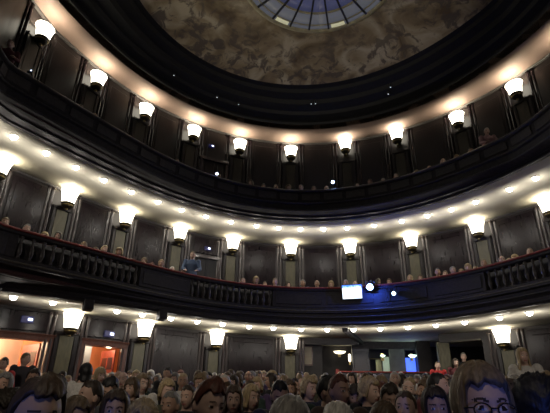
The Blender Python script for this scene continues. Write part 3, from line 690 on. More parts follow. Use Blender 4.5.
# ------------------------------------------------------------------ monitor and blue lamps on the balcony front
d, n = basis('rM', .21); mo = thing('monitor', pt('rM', .21, 3.40)+n*.24, 'bright white and blue monitor hung on the middle balcony front', 'monitor')
mo.rotation_euler = (math.radians(14), 0, math.atan2(d.y, d.x))
bm = bmesh.new(); bevelled(bm, (-.34, -.04, -.25), (.34, .05, .24), .015); obj('bezel', bm, M['blackmetal'], mo, False)
bm = bmesh.new(); bevelled(bm, (-.315, -.047, -.225), (.315, -.039, .215), .003); obj('screen', bm, M['screen'], mo, False)
bm = bmesh.new(); box(bm, (-.12, .04, -.1), (.12, .10, .1)); box(bm, (-.03, .06, -.04), (.03, .22, .04)); box(bm, (-.03, .16, 0.0), (.03, .22, .24)); obj('bracket', bm, M['blackmetal'], mo, False)
point('screen_glow', (0, -.25, 0), 1.2, (.25, .4, 1.0), .2, mo)
def lamp_can(t, z, m, label, watts, col, rad=.08):
    d, n = basis('rM', t); o = thing('stage_light', pt('rM', t, z)+n*.26, label, 'stage light', 'blue stage lights on the balcony front')
    o.rotation_euler = (math.radians(22), 0, math.atan2(d.y, d.x))
    bm = bmesh.new(); lathe(bm, [(.001, .15), (rad*.6, .14), (rad*1.1, .10), (rad*1.1, -.05), (rad*1.25, -.08), (rad*1.25, -.09), (rad*1.02, -.085), (rad*1.02, -.05)], 18, Matrix.Rotation(-PI/2, 4, 'X'), False)
    obj('can', bm, M['blackmetal'], o)
    bm = bmesh.new(); lathe(bm, [(.001, -.125), (rad*.6, -.115), (rad*.98, -.08), (rad*.98, -.06), (.001, -.06)], 18, Matrix.Rotation(-PI/2, 4, 'X')); obj('lens', bm, M[m], o)
    bm = bmesh.new(); r = rad*1.35
    box(bm, (-r-.012, -.02, -.02), (-r, .02, .16)); box(bm, (r, -.02, -.02), (r+.012, .02, .16)); box(bm, (-r-.012, -.02, .15), (r+.012, .02, .165)); box(bm, (-.02, 0, .15), (.02, .26, .18)); obj('yoke', bm, M['blackmetal'], o, False)
    point('lamp_glow', (0, -.26, 0), watts, col, .06, o)
lamp_can(.307, 3.52, 'bluelens', 'brightest blue stage lamp beside the monitor on the balcony front', 70, (.05, .13, 1.0), .10)
lamp_can(.428, 3.24, 'cyanlens', 'smaller pale blue stage lamp lower on the balcony front', 1.2, (.2, .4, 1.0), .06)
d, n = basis('rM', .385); bm = bmesh.new(); p = pt('rM', .385, 0)+n*.14
for i in range(8): tube(bm, p+Vector((.01*math.sin(i*1.3), 0, 3.5-i*.08)), p+Vector((.01*math.sin((i+1)*1.3), 0, 3.5-(i+1)*.08)), .012, n=6)
tag(obj('cable', bm, M['relief']), 'thin cable hanging down the balcony front between the blue lamps', 'cable')
# blue lamp and streak behind the upper balcony
for t, z, nm, m_, s_, off in ((.137, 7.78, 'blue pinpoint stage lamp on the upper balcony rail beside a thin stand', 'bluelens', .055, .1), (-.575, 7.62, 'small violet pinpoint lamp behind the upper balcony rail', 'exitlit', .05, .1)):
    o = thing('rail_lamp', pt('rU', t, 7.11, .05), nm, 'stage light')
    bm = bmesh.new(); lathe(bm, [(.001, -s_), (s_*.8, -s_*.6), (s_, 0), (s_*.8, s_*.6), (.001, s_)], 12, Matrix.Translation((0, 0, z-7.11-.35))); obj('lens', bm, M[m_], o)
    bm = bmesh.new(); tube(bm, (0, .04, 0), (0, .04, .5), .012); box(bm, (-.05, -.02, 0), (.05, .08, .02)); obj('stand', bm, M['blackmetal'], o)
    point('glow', (0, -.15, z-7.11-.35), .8, (.1, .2, 1.0), .03, o)
# tiny lamps along the black cornice
for i, (t, f, z) in enumerate(((-.93, .3, 10.47), (-.62, .3, 10.45), (-.47, .3, 10.45), (.02, .58, 10.60), (.05, .58, 10.60), (.56, .58, 10.62), (.53, .45, 10.5))):
    o = thing('cornice_spotlight', pt(('eT', 'ce', f), t, z), 'tiny pinpoint lamp on the black cornice, %s from the left' % ORD[i], 'spotlight', 'pinpoint lamps on the cornice')
    bm = bmesh.new(); lathe(bm, [(.035, .1), (.045, .0), (.045, -.06), (.03, -.065)], 10); obj('can', bm, M['blackmetal'], o)
    bm = bmesh.new(); lathe(bm, [(.016, -.07), (.016, -.066)], 8); obj('lens', bm, M['speck'], o)

# ================================================================== PEOPLE
def elo(bm, rings, n=16):
    """closed loft of ellipses: (centre, rx, ry) stacked along z"""
    rows = [[bm.verts.new((c[0]+rx*math.cos(2*PI*i/n), c[1]+ry*math.sin(2*PI*i/n), c[2])) for i in range(n)] for c, rx, ry in rings]
    for a, b in zip(rows, rows[1:]):
        for i in range(n): bm.faces.new((a[i], a[(i+1) % n], b[(i+1) % n], b[i]))
    bm.faces.new(rows[0][::-1]); bm.faces.new(rows[-1])
def cap_(bm, p0, p1, ra, rb, n=12):
    """tapered limb with rounded ends"""
    p0, p1 = Vector(p0), Vector(p1); d = (p1-p0); L = max(d.length, 1e-4)
    mx = d.to_track_quat('Z', 'Y').to_matrix().to_4x4(); mx.translation = p0
    pr = [(ra*math.cos(a), -ra*math.sin(a)) for a in (1.35, .9, .45)]+[(ra, 0), (rb, L)]+[(rb*math.cos(a), L+rb*math.sin(a)) for a in (.45, .9, 1.35)]
    lathe(bm, pr, n, mx)
def ell(bm, c, r, rot=None, n=14, m=9):
    mx = Matrix.Translation(c) @ (rot.to_4x4() if rot else Matrix.Identity(4)) @ Matrix.Diagonal((*r, 1))
    lathe(bm, [(math.cos(a), math.sin(a)) for a in [(-.5+(j+.06)/(m+.12))*PI for j in range(m+1)]], n, mx)
def head_pt(nx, ny, nz, w=1.0):
    """a point of the head's skin in the direction given; face towards -y, eyes at z=0, crown .112, chin -.118"""
    x, y, z = .0745*nx*w, .096*ny, .112*nz if nz > 0 else .118*nz
    if nz < 0:
        t = (-nz)**1.4; x *= 1-.30*t
        if ny > 0: y *= 1-.50*t
        else: y = y*(1-.02*t)-.016*t
    if ny > 0: y *= 1.06
    if ny < 0 and abs(nz) < .5: y += .004*(1-abs(nz)*2)
    g = lambda cx, cz, sx, sz: math.exp(-((x-cx)/sx)**2-((z-cz)/sz)**2)
    if ny < 0:
        k = -.027*g(0, -.036, .011, .013)-.016*g(0, -.014, .009, .022)-.006*g(0, .026, .05, .012)
        k += .011*g(.031, -.001, .015, .011)+.011*g(-.031, -.001, .015, .011)
        k += -.006*g(0, -.072, .022, .010)-.007*g(0, -.104, .022, .012)+.003*g(0, -.088, .02, .005)
        k += -.005*g(.042, -.032, .02, .018)-.005*g(-.042, -.032, .02, .018)
        y += k
    return Vector((x, y, z))
def add_head(bm, mx, n=40, m=30):
    rows = []
    for j in range(m+1):
        a = (-.5+(j+.02)/(m+.04))*PI
        rows.append([bm.verts.new(mx @ head_pt(math.cos(a)*math.cos(2*PI*i/n), math.cos(a)*math.sin(2*PI*i/n), math.sin(a))) for i in range(n)])
    for a, b in zip(rows, rows[1:]):
        for i in range(n): bm.faces.new((a[i], a[(i+1) % n], b[(i+1) % n], b[i]))
    bm.faces.new(rows[0][::-1]); bm.faces.new(rows[-1])
    for s in (-1, 1):
        ell(bm, mx @ Vector((s*.076, .008, -.018)), (.010, .020, .032), mx.to_3x3() @ Matrix.Rotation(s*-.3, 3, 'Z'))
        ell(bm, mx @ Vector((s*.031, -.076, -.001)), (.0135, .0125, .0115))
def add_hand(bm, wr, d, nrm, s):
    """palm and five fingers; d points to the fingertips, nrm is the back of the hand, s -1/1 tells which side the thumb is on"""
    wr, d, nrm = Vector(wr), Vector(d).normalized(), Vector(nrm).normalized(); x = d.cross(nrm).normalized()*s
    R_ = Matrix((x, d, nrm)).transposed()
    ell(bm, wr+d*.045, (.040, .055, .017), R_)
    for q, L in ((-.030, .060), (-.010, .074), (.010, .080), (.029, .072)):
        a = wr+d*.075+x*q; b = a+d*L*.55-nrm*.008; c = b+d*L*.36-nrm*.026
        cap_(bm, a, b, .0095, .0088, 8); cap_(bm, b, c, .0088, .0075, 8)
    a = wr+d*.02+x*.030; b = a+d*.030+x*.028-nrm*.008; c = b+d*.034+x*.004-nrm*.012
    cap_(bm, a, b, .0125, .0105, 8); cap_(bm, b, c, .0105, .009, 8)
SEATED = dict(pelvis=(0, .03, .52), waist=(0, .05, .70), chest=(0, .03, .92), sh=.172, shz=1.03, neck=(0, .035, 1.06), neck2=(0, .012, 1.15), head=(0, -.012, 1.215),
              el=((.235, -.03, .78), (.235, -.03, .78)), wr=((.10, -.27, .665), (.10, -.27, .665)), kn=((.12, -.43, .535), (.12, -.43, .535)), an=((.12, -.40, .10), (.12, -.40, .10)),
              hd=(-.35, -.9, -.1), hn=(0, -.1, 1))
STAND = dict(pelvis=(0, .0, .94), waist=(0, .01, 1.10), chest=(0, .0, 1.32), sh=.18, shz=1.43, neck=(0, .01, 1.46), neck2=(0, -.008, 1.545), head=(0, -.03, 1.61),
             el=((.25, .02, 1.14), (.25, .02, 1.14)), wr=((.26, -.07, .89), (.26, -.07, .89)), kn=((.10, -.02, .51), (.11, -.01, .51)), an=((.10, .01, .09), (.12, .02, .09)),
             hd=(0, -.15, -1), hn=(1, 0, 0))
LEAN = dict(STAND, chest=(0, -.06, 1.31), shz=1.41, neck=(0, -.07, 1.45), neck2=(0, -.10, 1.53), head=(0, -.13, 1.59), el=((.25, -.16, 1.16), (.25, -.16, 1.16)), wr=((.17, -.38, 1.06), (.17, -.38, 1.06)), hd=(-.2, -1, -.2), hn=(0, 0, 1))
FOLD = dict(STAND, el=((.27, -.02, 1.17), (.27, -.02, 1.17)), wr=((.06, -.23, 1.13), (.05, -.25, 1.19)), hd=(-1, -.1, .15), hn=(0, -1, 0))
def finish(bm, vox, smooth_n, name):
    me = bpy.data.meshes.new(name); bm.to_mesh(me); bm.free()
    o = bpy.data.objects.new(name, me); COL.objects.link(o)
    md = o.modifiers.new('r', 'REMESH'); md.mode = 'VOXEL'; md.voxel_size = vox
    if smooth_n:
        s = o.modifiers.new('s', 'SMOOTH'); s.factor = .5; s.iterations = smooth_n
    dg = bpy.context.evaluated_depsgraph_get(); ev = o.evaluated_get(dg)
    out = bpy.data.meshes.new_from_object(ev)
    bpy.data.objects.remove(o); bpy.data.meshes.remove(me)
    out.name = name
    out.materials.clear()
    for _i in range(6 if '_' not in name else 1): out.materials.append(None)
    for p in out.polygons: p.material_index = 0
    for p in out.polygons: p.use_smooth = True
    return out
def build_figure(name, P, yaw=0.0, pitch=0.0, tilt=0.0, slim=1.0, vox=.011):
    """body, top, trousers as meshes plus the head's matrix"""
    H = Matrix.Translation(P['head']) @ Matrix.Rotation(tilt, 4, 'Y') @ Matrix.Rotation(yaw, 4, 'Z') @ Matrix.Rotation(pitch, 4, 'X')
    px_, wx, cx_, nk, n2 = [Vector(P[k]) for k in ('pelvis', 'waist', 'chest', 'neck', 'neck2')]
    sz, sh = P['shz'], P['sh']*slim
    def torso(bm, g, top):
        rings = [(px_-Vector((0, 0, .10)), .12*slim+g, .10+g), (px_, .165*slim+g, .128+g), (px_.lerp(wx, .6), .150*slim+g, .112+g), (wx, .140*slim+g, .104+g), (wx.lerp(cx_, .55), .158*slim+g, .112+g),
                 (cx_, .172*slim+g, .118+g), (Vector((cx_.x, cx_.y*.5+nk.y*.5, sz-.03)), .170*slim+g, .098+g), (Vector((nk.x, nk.y, sz+.018)), .105+g, .070+g), (nk+Vector((0, 0, .015)), .060+g, .060+g)]
        if not top: rings += [(n2, .052, .054)]
        elo(bm, rings, 20)
    def arm(bm, s, g, upto):
        i = 0 if s > 0 else 1
        S = Vector((s*sh, cx_.y*.4+nk.y*.6, sz)); E = Vector(P['el'][i]); W = Vector(P['wr'][i]); E.x *= s; W.x *= s
        ell(bm, S, (.062+g, .066+g, .062+g)); cap_(bm, S, E, .052+g, .041+g); cap_(bm, E, E.lerp(W, upto), .041+g, (.028 if upto == 1 else .031)+g)
        return W
    def leg(bm, s, g, upto):
        i = 0 if s > 0 else 1
        Hh = px_+Vector((s*.088, 0, -.02)); Kn = Vector(P['kn'][i]); A = Vector(P['an'][i]); Kn.x *= s; A.x *= s
        cap_(bm, Hh, Kn, .088+g, .058+g); cap_(bm, Kn, Kn.lerp(A, .35), .056+g, .056+g); cap_(bm, Kn.lerp(A, .35), Kn.lerp(A, upto), .056+g, .040+g)
        return A
    bm = bmesh.new(); torso(bm, 0, False); cap_(bm, nk, n2+(n2-nk)*.5, .055, .052); add_head(bm, H)
    for s in (-1, 1):
        W = arm(bm, s, 0, 1); d = Vector(P['hd']); d.x *= s; nn = Vector(P['hn']); nn.x *= s
        add_hand(bm, W, d, nn, -1 if s > 0 else 1)
        A = leg(bm, s, 0, 1); cap_(bm, A+Vector((0, .03, -.045)), A+Vector((s*.015, -.15, -.06)), .042, .030); 
    body = finish(bm, vox*.62, 1, name)
    Hi = H.inverted()
    for p in body.polygons:
        c = Hi @ p.center
        if c.y < -.055 and abs(c.z) < .02 and abs(abs(c.x)-.031) < .017:
            dx = (abs(c.x)-.031)/.0135; dz = c.z/.0062
            if dx*dx+dz*dz < 1: p.material_index = 2 if dx*dx*1.1+(dz*.6)**2 < .42 else 1
        elif c.y < -.045 and abs(c.z-.021+.10*abs(abs(c.x)-.028)) < .0062 and .013 < abs(c.x) < .048: p.material_index = 4
        elif c.y < -.06 and abs(c.z+.072) < .0085 and abs(c.x) < .024: p.material_index = 3
        elif p.center.z < .09: p.material_index = 5
    bm = bmesh.new(); torso(bm, .016, True)
    for s in (-1, 1): arm(bm, s, .014, .93)
    top = finish(bm, vox*1.1, 2, name+'_top')
    bm = bmesh.new(); elo(bm, [(px_-Vector((0, 0, .11)), .11*slim+.02, .10+.02), (px_, .165*slim+.012, .128+.012), (px_.lerp(wx, .45), .155*slim+.012, .116+.012)], 20)
    for s in (-1, 1): leg(bm, s, .013, .97)
    tro = finish(bm, vox*1.2, 2, name+'_trousers')
    return dict(body=body, top=top, trousers=tro, H=H)
# ---- hair: a shell that follows the skull and ends in a hem that depends on the bearing round the head
def smooth(a, b, x):
    t = min(1, max(0, (x-a)/(b-a))); return t*t*(3-2*t)
def hair_mesh(style, seed=0):
    rg = random.Random(seed); n, m = 44, 16
    ph = [rg.random()*6.28 for _ in range(12)]
    def hem(u):              # u: 0 at the face, pi at the back; sgn tells the side
        a = abs(u)
        front = {'short': .066, 'side': .062, 'bob': .058, 'long': .062, 'curly': .06, 'balding': .5, 'bun': .070, 'receding': .088, 'fringe': .036}[style]
        ear = {'short': .004, 'side': -.004, 'bob': -.105, 'long': -.20, 'curly': -.06, 'balding': -.01, 'bun': .0, 'receding': .004, 'fringe': -.10}[style]
        back = {'short': -.075, 'side': -.085, 'bob': -.125, 'long': -.27, 'curly': -.11, 'balding': -.075, 'bun': -.06, 'receding': -.075, 'fringe': -.12}[style]
        face_edge = .80 if style in ('bob', 'long', 'fringe') else 1.05
        z = front+(ear-front)*smooth(face_edge, face_edge+.42, a)
        return z+(back-z)*smooth(1.9, 2.7, a)
    th = {'short': .009, 'side': .013, 'bob': .018, 'long': .018, 'curly': .028, 'balding': .008, 'bun': .011, 'receding': .008, 'fringe': .018}[style]
    bm = bmesh.new(); outer, inner = [], []
    for i in range(n):
        ang = 2*PI*i/n; u = ((ang+PI) % (2*PI))-PI      # 0 = face (-y)
        dx, dy = math.sin(u), -math.cos(u)
        hz = hem(u)+.006*math.sin(7*u+ph[0])+.004*math.sin(13*u+ph[1])
        ro, ri = [], []
        for j in range(m+1):
            f = j/m
            if style == 'balding':
                zt = .055-.02*math.cos(u); z = zt+(min(hz, zt-.01 if abs(u) > 1.0 else zt-.002)-zt)*f
                if abs(u) < 1.0: z = zt-.002*f
            else: z = .1118+(hz-.1118)*(f**1.55)
            zz = max(z, -.03) if style in ('bob', 'long', 'fringe', 'curly') else z
            nz = max(-.98, min(.9985, zz/.112 if zz > 0 else zz/.118)); c = math.sqrt(1-nz*nz)
            q = head_pt(c*dx, c*dy if dy > 0 else c*dy*.96, nz)
            if z < zz: q.z = z; fl = 1+.10*math.sin(min(1, (zz-z)/.2)*PI*.8); q.x *= fl; q.y *= fl
            strand = .0035*math.sin(19*u+ph[2]+3*f)+.0025*math.sin(31*u+ph[3]-5*f)
            if style == 'curly': strand = .010*math.sin(9*u+ph[4]+9*f)*math.sin(11*f*PI+ph[5])+.006*math.sin(17*u+ph[6])*math.cos(15*f+ph[7])
            t_ = th*(.75+.5*smooth(-.02, .1, z))+strand
            if style == 'side': t_ += .010*math.sin(u*.5+ph[8])*smooth(.02, .1, z)
            if style in ('short', 'receding', 'bun'): t_ *= 1-.4*smooth(.55, 1.0, f)
            o_ = q.copy(); dirv = Vector((q.x, q.y, max(0, q.z)*.9)); dirv = dirv.normalized() if dirv.length > 1e-5 else Vector((0, 0, 1))
            ro.append(bm.verts.new(q+dirv*t_)); ri.append(bm.verts.new(q-dirv*.006))
        outer.append(ro); inner.append(ri)
    for i in range(n):
        k = (i+1) % n
        for j in range(m):
            bm.faces.new((outer[i][j], outer[k][j], outer[k][j+1], outer[i][j+1])); bm.faces.new((inner[k][j], inner[i][j], inner[i][j+1], inner[k][j+1]))
        bm.faces.new((outer[i][m], outer[k][m], inner[k][m], inner[i][m]))
        if style == 'balding': bm.faces.new((outer[k][0], outer[i][0], inner[i][0], inner[k][0]))
    if style != 'balding':
        bm.faces.new([outer[i][0] for i in range(n)]); bm.faces.new([inner[i][0] for i in range(n)][::-1])
    if style == 'bun': ell(bm, (0, .125, .03), (.045, .04, .042))
    bmesh.ops.recalc_face_normals(bm, faces=bm.faces[:])
    me = bpy.data.meshes.new('hair_'+style); bm.to_mesh(me); bm.free()
    for p in me.polygons: p.use_smooth = True
    me.materials.append(None)
    return me
STYLES = ['short', 'side', 'bob', 'long', 'curly', 'balding', 'bun', 'receding', 'fringe']
HAIR = {s: hair_mesh(s, i) for i, s in enumerate(STYLES)}
HCOL = {'black': (.010, .009, .009), 'dark brown': (.030, .020, .013), 'brown': (.075, .048, .027), 'light brown': (.17, .12, .065), 'blond': (.38, .29, .16), 'grey': (.19, .18, .165), 'white': (.46, .44, .40), 'auburn': (.085, .024, .012)}
HM = {k: mat('hair_'+k.replace(' ', '_'), v, .5, var=.45, scale=70, stretch=(1, 1, .2), spec=.4, bump=.5) for k, v in HCOL.items()}
SKIN = [mat('skin_tone', c, .5, var=.06, scale=9, spec=.35) for c in ((.50, .33, .25), (.56, .38, .30), (.45, .28, .20), (.38, .23, .16))]
CCOL = {'black': (.010, .010, .012), 'dark grey': (.035, .035, .04), 'navy': (.014, .018, .05), 'brown': (.055, .035, .022), 'maroon': (.085, .014, .018), 'white': (.55, .53, .48), 'olive': (.05, .052, .028), 'purple': (.06, .035, .09), 'blue': (.10, .15, .25), 'red': (.40, .025, .025), 'pink': (.42, .26, .26), 'beige': (.30, .25, .18), 'grey': (.15, .15, .16), 'dark green': (.02, .04, .03)}
CM = {k: mat('cloth_'+k.replace(' ', '_'), v, .85, var=.18, scale=40, bump=.05) for k, v in CCOL.items()}
EYEW = mat('eye_white', (.62, .60, .56), .3, var=.03); IRIS = mat('iris', (.035, .022, .014), .2, var=.1); LIP = mat('lips', (.36, .13, .11), .45, var=.08); BROW = mat('eyebrow', (.06, .04, .028), .7, var=.2); SHOE = mat('shoe_leather', (.012, .011, .011), .4, var=.2)
TROUS = CM['black']
CACHE = {}
def tinted(me, m):
    """the mesh with this material first; copies that look alike share one mesh"""
    key = (me.name, m.name)
    if key not in CACHE:
        c = me.copy(); c.materials[0] = m; CACHE[key] = c
    return CACHE[key]
def lighten(me, keep_above):
    """fewer faces below the collar, for figures seen small"""
    o = bpy.data.objects.new('tmp', me); COL.objects.link(o)
    if keep_above is not None:
        vg = o.vertex_groups.new(name='g'); vg.add([v.index for v in me.vertices if v.co.z < keep_above], 1.0, 'REPLACE')
    md = o.modifiers.new('d', 'DECIMATE'); md.ratio = .25 if keep_above is not None else .22
    if keep_above is not None: md.vertex_group = 'g'
    dg = bpy.context.evaluated_depsgraph_get(); out = bpy.data.meshes.new_from_object(o.evaluated_get(dg))
    bpy.data.objects.remove(o); out.name = me.name+'_small'
    for p in out.polygons: p.use_smooth = True
    return out
FIG = {}
for nm, P, y, p_, t_, sl in (('s0', SEATED, 0, 0, 0, 1.0), ('s1', SEATED, .55, .04, .05, .94), ('s2', SEATED, -.55, .02, -.04, .97), ('s3', SEATED, .15, .22, .06, .92), ('s4', SEATED, -1.15, .0, 0, 1.0), ('s5', SEATED, 1.2, .0, 0, .95), ('s6', SEATED, -.1, .42, -.05, 1.0), ('s7', SEATED, -.2, -.08, .08, 1.0),
                              ('st', STAND, .1, 0, 0, 1.0), ('stR', STAND, .9, 0, 0, .92), ('le', LEAN, -.1, .25, 0, 1.04), ('fo', FOLD, .55, -.05, .03, .90)):
    FIG[nm] = build_figure(nm, P, y, p_, t_, sl)
    for i, q in enumerate((SKIN[0], EYEW, IRIS, LIP, BROW, SHOE)): FIG[nm]['body'].materials[i] = q
    for k in ('top', 'trousers'): FIG[nm][k].materials[0] = CM['black']
    FIG[nm]['body_small'] = lighten(FIG[nm]['body'], FIG[nm]['H'].translation.z-.14)
    for k in ('top', 'trousers'): FIG[nm][k+'_small'] = lighten(FIG[nm][k], None)
PEOPLE = []
def person(fig, x, y, z, rz, scale, hair, hcol, top, skin, label, group, extra=None):
    """x, y, z: the floor point under the pelvis"""
    r = thing('person', (x, y, z), label, 'person', group, (0, 0, rz)); r.scale = (scale,)*3
    F = FIG[fig]; q = '' if math.hypot(x, y) < 3.6 else '_small'
    for nm, me, m in (('body', F['body'+q], SKIN[skin]), ('top', F['top'+q], CM[top]), ('trousers', F['trousers'+q], TROUS)):
        o = bpy.data.objects.new(nm, tinted(me, m)); COL.objects.link(o); o.parent = r
    if hair:
        o = bpy.data.objects.new('hair', tinted(HAIR[hair], HM[hcol])); COL.objects.link(o); o.parent = r; o.matrix_local = F['H']
    PEOPLE.append((x, y, r)); return r
HEADTOP = {'s': 1.335, 't': 1.735}
def ray(x, y):
    return FWD+RGT*((x-275)/FPX)-UPV*((y-206.5)/FPX)
def seat_at(px, ytop, dist, fig, turn, hair, hcol, top, skin, label, group, top_h=1.345, extra_z=0.0, lo=.93, hi=1.02):
    """a person whose crown stands on the sight line at this distance, feet on the sloping floor"""
    d = ray(px, ytop); d = d/math.hypot(d.x, d.y)*dist
    fz = floor_z(d.y)+extra_z; s = min(hi, max(lo, (d.z-fz)/top_h)); fz += max(-.09, min(.09, d.z-fz-top_h*s))
    rz = math.atan2(d.x, d.y+2.5)*-1.0            # facing the stage
    return person(fig, d.x, d.y, fz, rz+turn, s, hair, hcol, top, skin, label, group)
HNAME = {'short': 'short', 'side': 'side parted', 'bob': 'bobbed', 'long': 'long', 'curly': 'curly', 'balding': 'thinning', 'bun': 'pinned up', 'receding': 'receding', 'fringe': 'fringed'}
STALLS = 'audience in the stalls'
KEY = [  # px, crown row, distance, figure, turn, hair, colour, top, skin, label
 (474, 363, 1.62, 's0', .12, 'long', 'light brown', 'navy', 1, 'woman with long light brown hair and glasses, largest head at the right front'),
 (45, 375, 1.80, 's1', .05, 'side', 'brown', 'navy', 0, 'man with brown side parted hair, large in the left front corner'),
 (288, 391, 1.75, 's6', 2.9, 'receding', 'grey', 'dark grey', 1, 'large blurred grey haired head in the middle front seen from behind'),
 (337, 396, 2.35, 's6', 3.0, 'balding', 'white', 'grey', 1, 'bald white haired head at the bottom right of the blurred grey head'),
 (210, 377, 2.65, 's3', .5, 'side', 'auburn', 'dark grey', 1, 'person with auburn red hair bowing the head, centre left front'),
 (534, 377, 2.55, 's4', 2.6, 'curly', 'black', 'black', 2, 'big dark haired head in the right front corner'),
 (118, 389, 3.1, 's0', .15, 'long', 'brown', 'dark grey', 1, 'long haired woman facing forward, right of the big left front man'),
 (10, 391, 3.0, 's3', -.2, 'curly', 'dark brown', 'brown', 1, 'dark curly haired head in the far left bottom corner'),
 (77, 396, 3.1, 's1', .3, 'bob', 'light brown', 'black', 0, 'fair bobbed head between the big left man and the long haired woman'),
 (143, 401, 2.9, 's3', .4, 'curly', 'blond', 'olive', 1, 'blond curly head at the bottom edge left of centre'),
 (504, 377, 2.6, 's5', .2, 'short', 'brown', 'white', 1, 'profile face with white collar just right of the largest woman'),
 (432, 386, 3.2, 's2', .6, 'long', 'dark brown', 'brown', 2, 'olive brown long haired head left of the largest woman'),
 (382, 401, 2.9, 's3', .0, 'bob', 'brown', 'dark green', 1, 'brown bobbed head at the bottom right of the bald man'),
 (404, 390, 3.6, 's7', -.1, 'bun', 'brown', 'black', 1, 'girl with a hairband and pale face looking forward'),
 (388, 382, 4.4, 's6', .3, 'side', 'dark brown', 'black', 0, 'dark haired man looking down behind the hairband girl'),
 (327, 376, 4.6, 's5', .1, 'side', 'black', 'dark green', 0, 'dark haired man in profile above the bald head'),
 (309, 377, 5.6, 's1', .2, 'curly', 'blond', 'navy', 1, 'blond curly head left of the dark haired profile man'),
 (354, 384, 5.2, 's3', -.1, 'fringe', 'dark brown', 'purple', 0, 'pale face under a dark fringe right of the profile man'),
 (368, 378, 5.0, 's1', .5, 'curly', 'blond', 'black', 1, 'fair curly haired head in the middle right of the crowd'),
 (280, 379, 4.2, 's6', .2, 'short', 'black', 'navy', 2, 'spiky black haired head behind the blurred grey head'),
 (172, 390, 4.3, 's2', .1, 'short', 'grey', 'dark grey', 2, 'grey haired man left of the auburn head'),
 (189, 384, 5.0, 's2', .1, 'short', 'dark brown', 'black', 0, 'dark short haired man just left of the auburn head'),
 (168, 380, 5.6, 's1', .0, 'curly', 'blond', 'olive', 1, 'fair curly woman above the grey haired man'),
 (234, 385, 4.3, 's0', .1, 'bob', 'brown', 'black', 1, 'brown bobbed woman right of the auburn head'),
 (251, 384, 4.8, 's1', .2, 'bob', 'blond', 'dark grey', 1, 'fair bobbed woman beside the brown bobbed woman'),
 (93, 379, 4.1, 's4', .2, 'short', 'dark brown', 'black', 0, 'dark haired man in profile behind the fair bobbed head'),
 (112, 376, 5.0, 's6', .1, 'side', 'black', 'dark grey', 2, 'bowed black haired head above the long haired woman'),
 (143, 373, 6.6, 's1', .1, 'bob', 'light brown', 'white', 1, 'smiling woman with light brown bob and white scarf'),
 (436, 372, 5.2, 's5', .2, 'short', 'black', 'maroon', 0, 'black haired head in profile left of the largest woman'),
 (526, 377, 5.0, 's1', .1, 'curly', 'blond', 'maroon', 1, 'blond curly head below the standing woman in white'),
 (514, 374, 6.6, 's2', .3, 'short', 'grey', 'maroon', 0, 'small grey haired head left below the standing woman'),
 (544, 371, 6.4, 's0', .2, 'side', 'light brown', 'brown', 1, 'light brown head at the right edge beside the standing woman'),
 (124, 371, 8.2, 's2', .3, 'balding', 'grey', 'beige', 1, 'balding pink head in front of the orange doorway edge'),
 (101, 367, 8.4, 's1', .1, 'fringe', 'blond', 'beige', 1, 'pale blond head in front of the orange doorway'),
 (168, 367, 9.5, 's2', .1, 'short', 'black', 'black', 2, 'black haired head standing taller at the foot of the dark panel'),
 (425, 379, 5.6, 's4', .1, 'bob', 'brown', 'olive', 2, 'brown bobbed head turned aside before the bar end'),
 (407, 379, 6.2, 's7', .2, 'balding', 'white', 'pink', 1, 'pinkish balding head before the bar counter'),
 (394, 371, 8.8, 's0', .1, 'short', 'white', 'white', 0, 'white haired head catching light before the bar counter'),
]
g_woman = None
for k in KEY:
    r = seat_at(*k[:4], k[4], k[5], k[6], k[7], k[8], k[9], STALLS)
    if g_woman is None: g_woman = r
# glasses of the nearest woman
bm = bmesh.new()
for s in (-1, 1):
    for i in range(16):
        a, b = 2*PI*i/16, 2*PI*(i+1)/16
        tube(bm, (s*.033+.024*math.cos(a), -.101, .018*math.sin(a)-.003), (s*.033+.024*math.cos(b), -.101, .018*math.sin(b)-.003), .0022, n=6)
    tube(bm, (s*.057, -.10, .003), (s*.082, .0, .0), .0022, n=6)
tube(bm, (-.010, -.102, .002), (.010, -.102, .002), .0022, n=6)
o = obj('glasses', bm, M['blackmetal'], g_woman); o.matrix_local = FIG['s0']['H']

# standing figures
seat_at(521, 347, 8.3, 'fo', -.25, 'long', 'blond', 'white', 1, 'standing woman in white with long blond hair above the right crowd', STALLS, 1.75, 0, .9, 1.15)
seat_at(86, 362, 6.0, 'stR', 2.6, 'bob', 'black', 'white', 0, 'standing dark haired person in white with back turned before the orange doorway', STALLS, 1.75, 0, .8, 1.12)
seat_at(27, 352, 10.4, 'stR', .25, 'short', 'light brown', 'dark grey', 1, 'standing man in dark suit in the wide left doorway', STALLS, 1.75, 0, .9, 1.12)
boy = seat_at(6, 357, 9.6, 'st', -.4, 'side', 'dark brown', 'red', 0, 'person in a red top standing by the wide left doorway', STALLS, 1.75, 0, .85, 1.12)
sm = thing('smartphone', boy.matrix_basis @ Vector((.20, -.42, .98)), 'small bright phone screen held before the person in red', 'phone'); sm.rotation_euler = (.5, 0, boy.rotation_euler.z)
bm = bmesh.new(); bevelled(bm, (-.045, -.005, -.085), (.045, .005, .085), .004); obj('phone_body', bm, M['blackmetal'], sm, False)
bm = bmesh.new(); bevelled(bm, (-.04, -.0065, -.078), (.04, -.0045, .078), .001); obj('phone_screen', bm, M['phone'], sm, False)
for px, yt, dd, cl, hc, hs, lb in ((437, 361, 15.4, 'red', 'brown', 'short', 'distant person in red at the end of the bar counter'), (455, 358, 15.2, 'maroon', 'dark brown', 'bob', 'distant person in maroon before the dark alcove'), (462, 347, 17.0, 'black', 'grey', 'short', 'pale faced person standing deep in the dark alcove')):
    seat_at(px, yt, dd, 'st', .1, hs, hc, cl, 1, lb, STALLS, 1.75, 0, .85, 1.12)

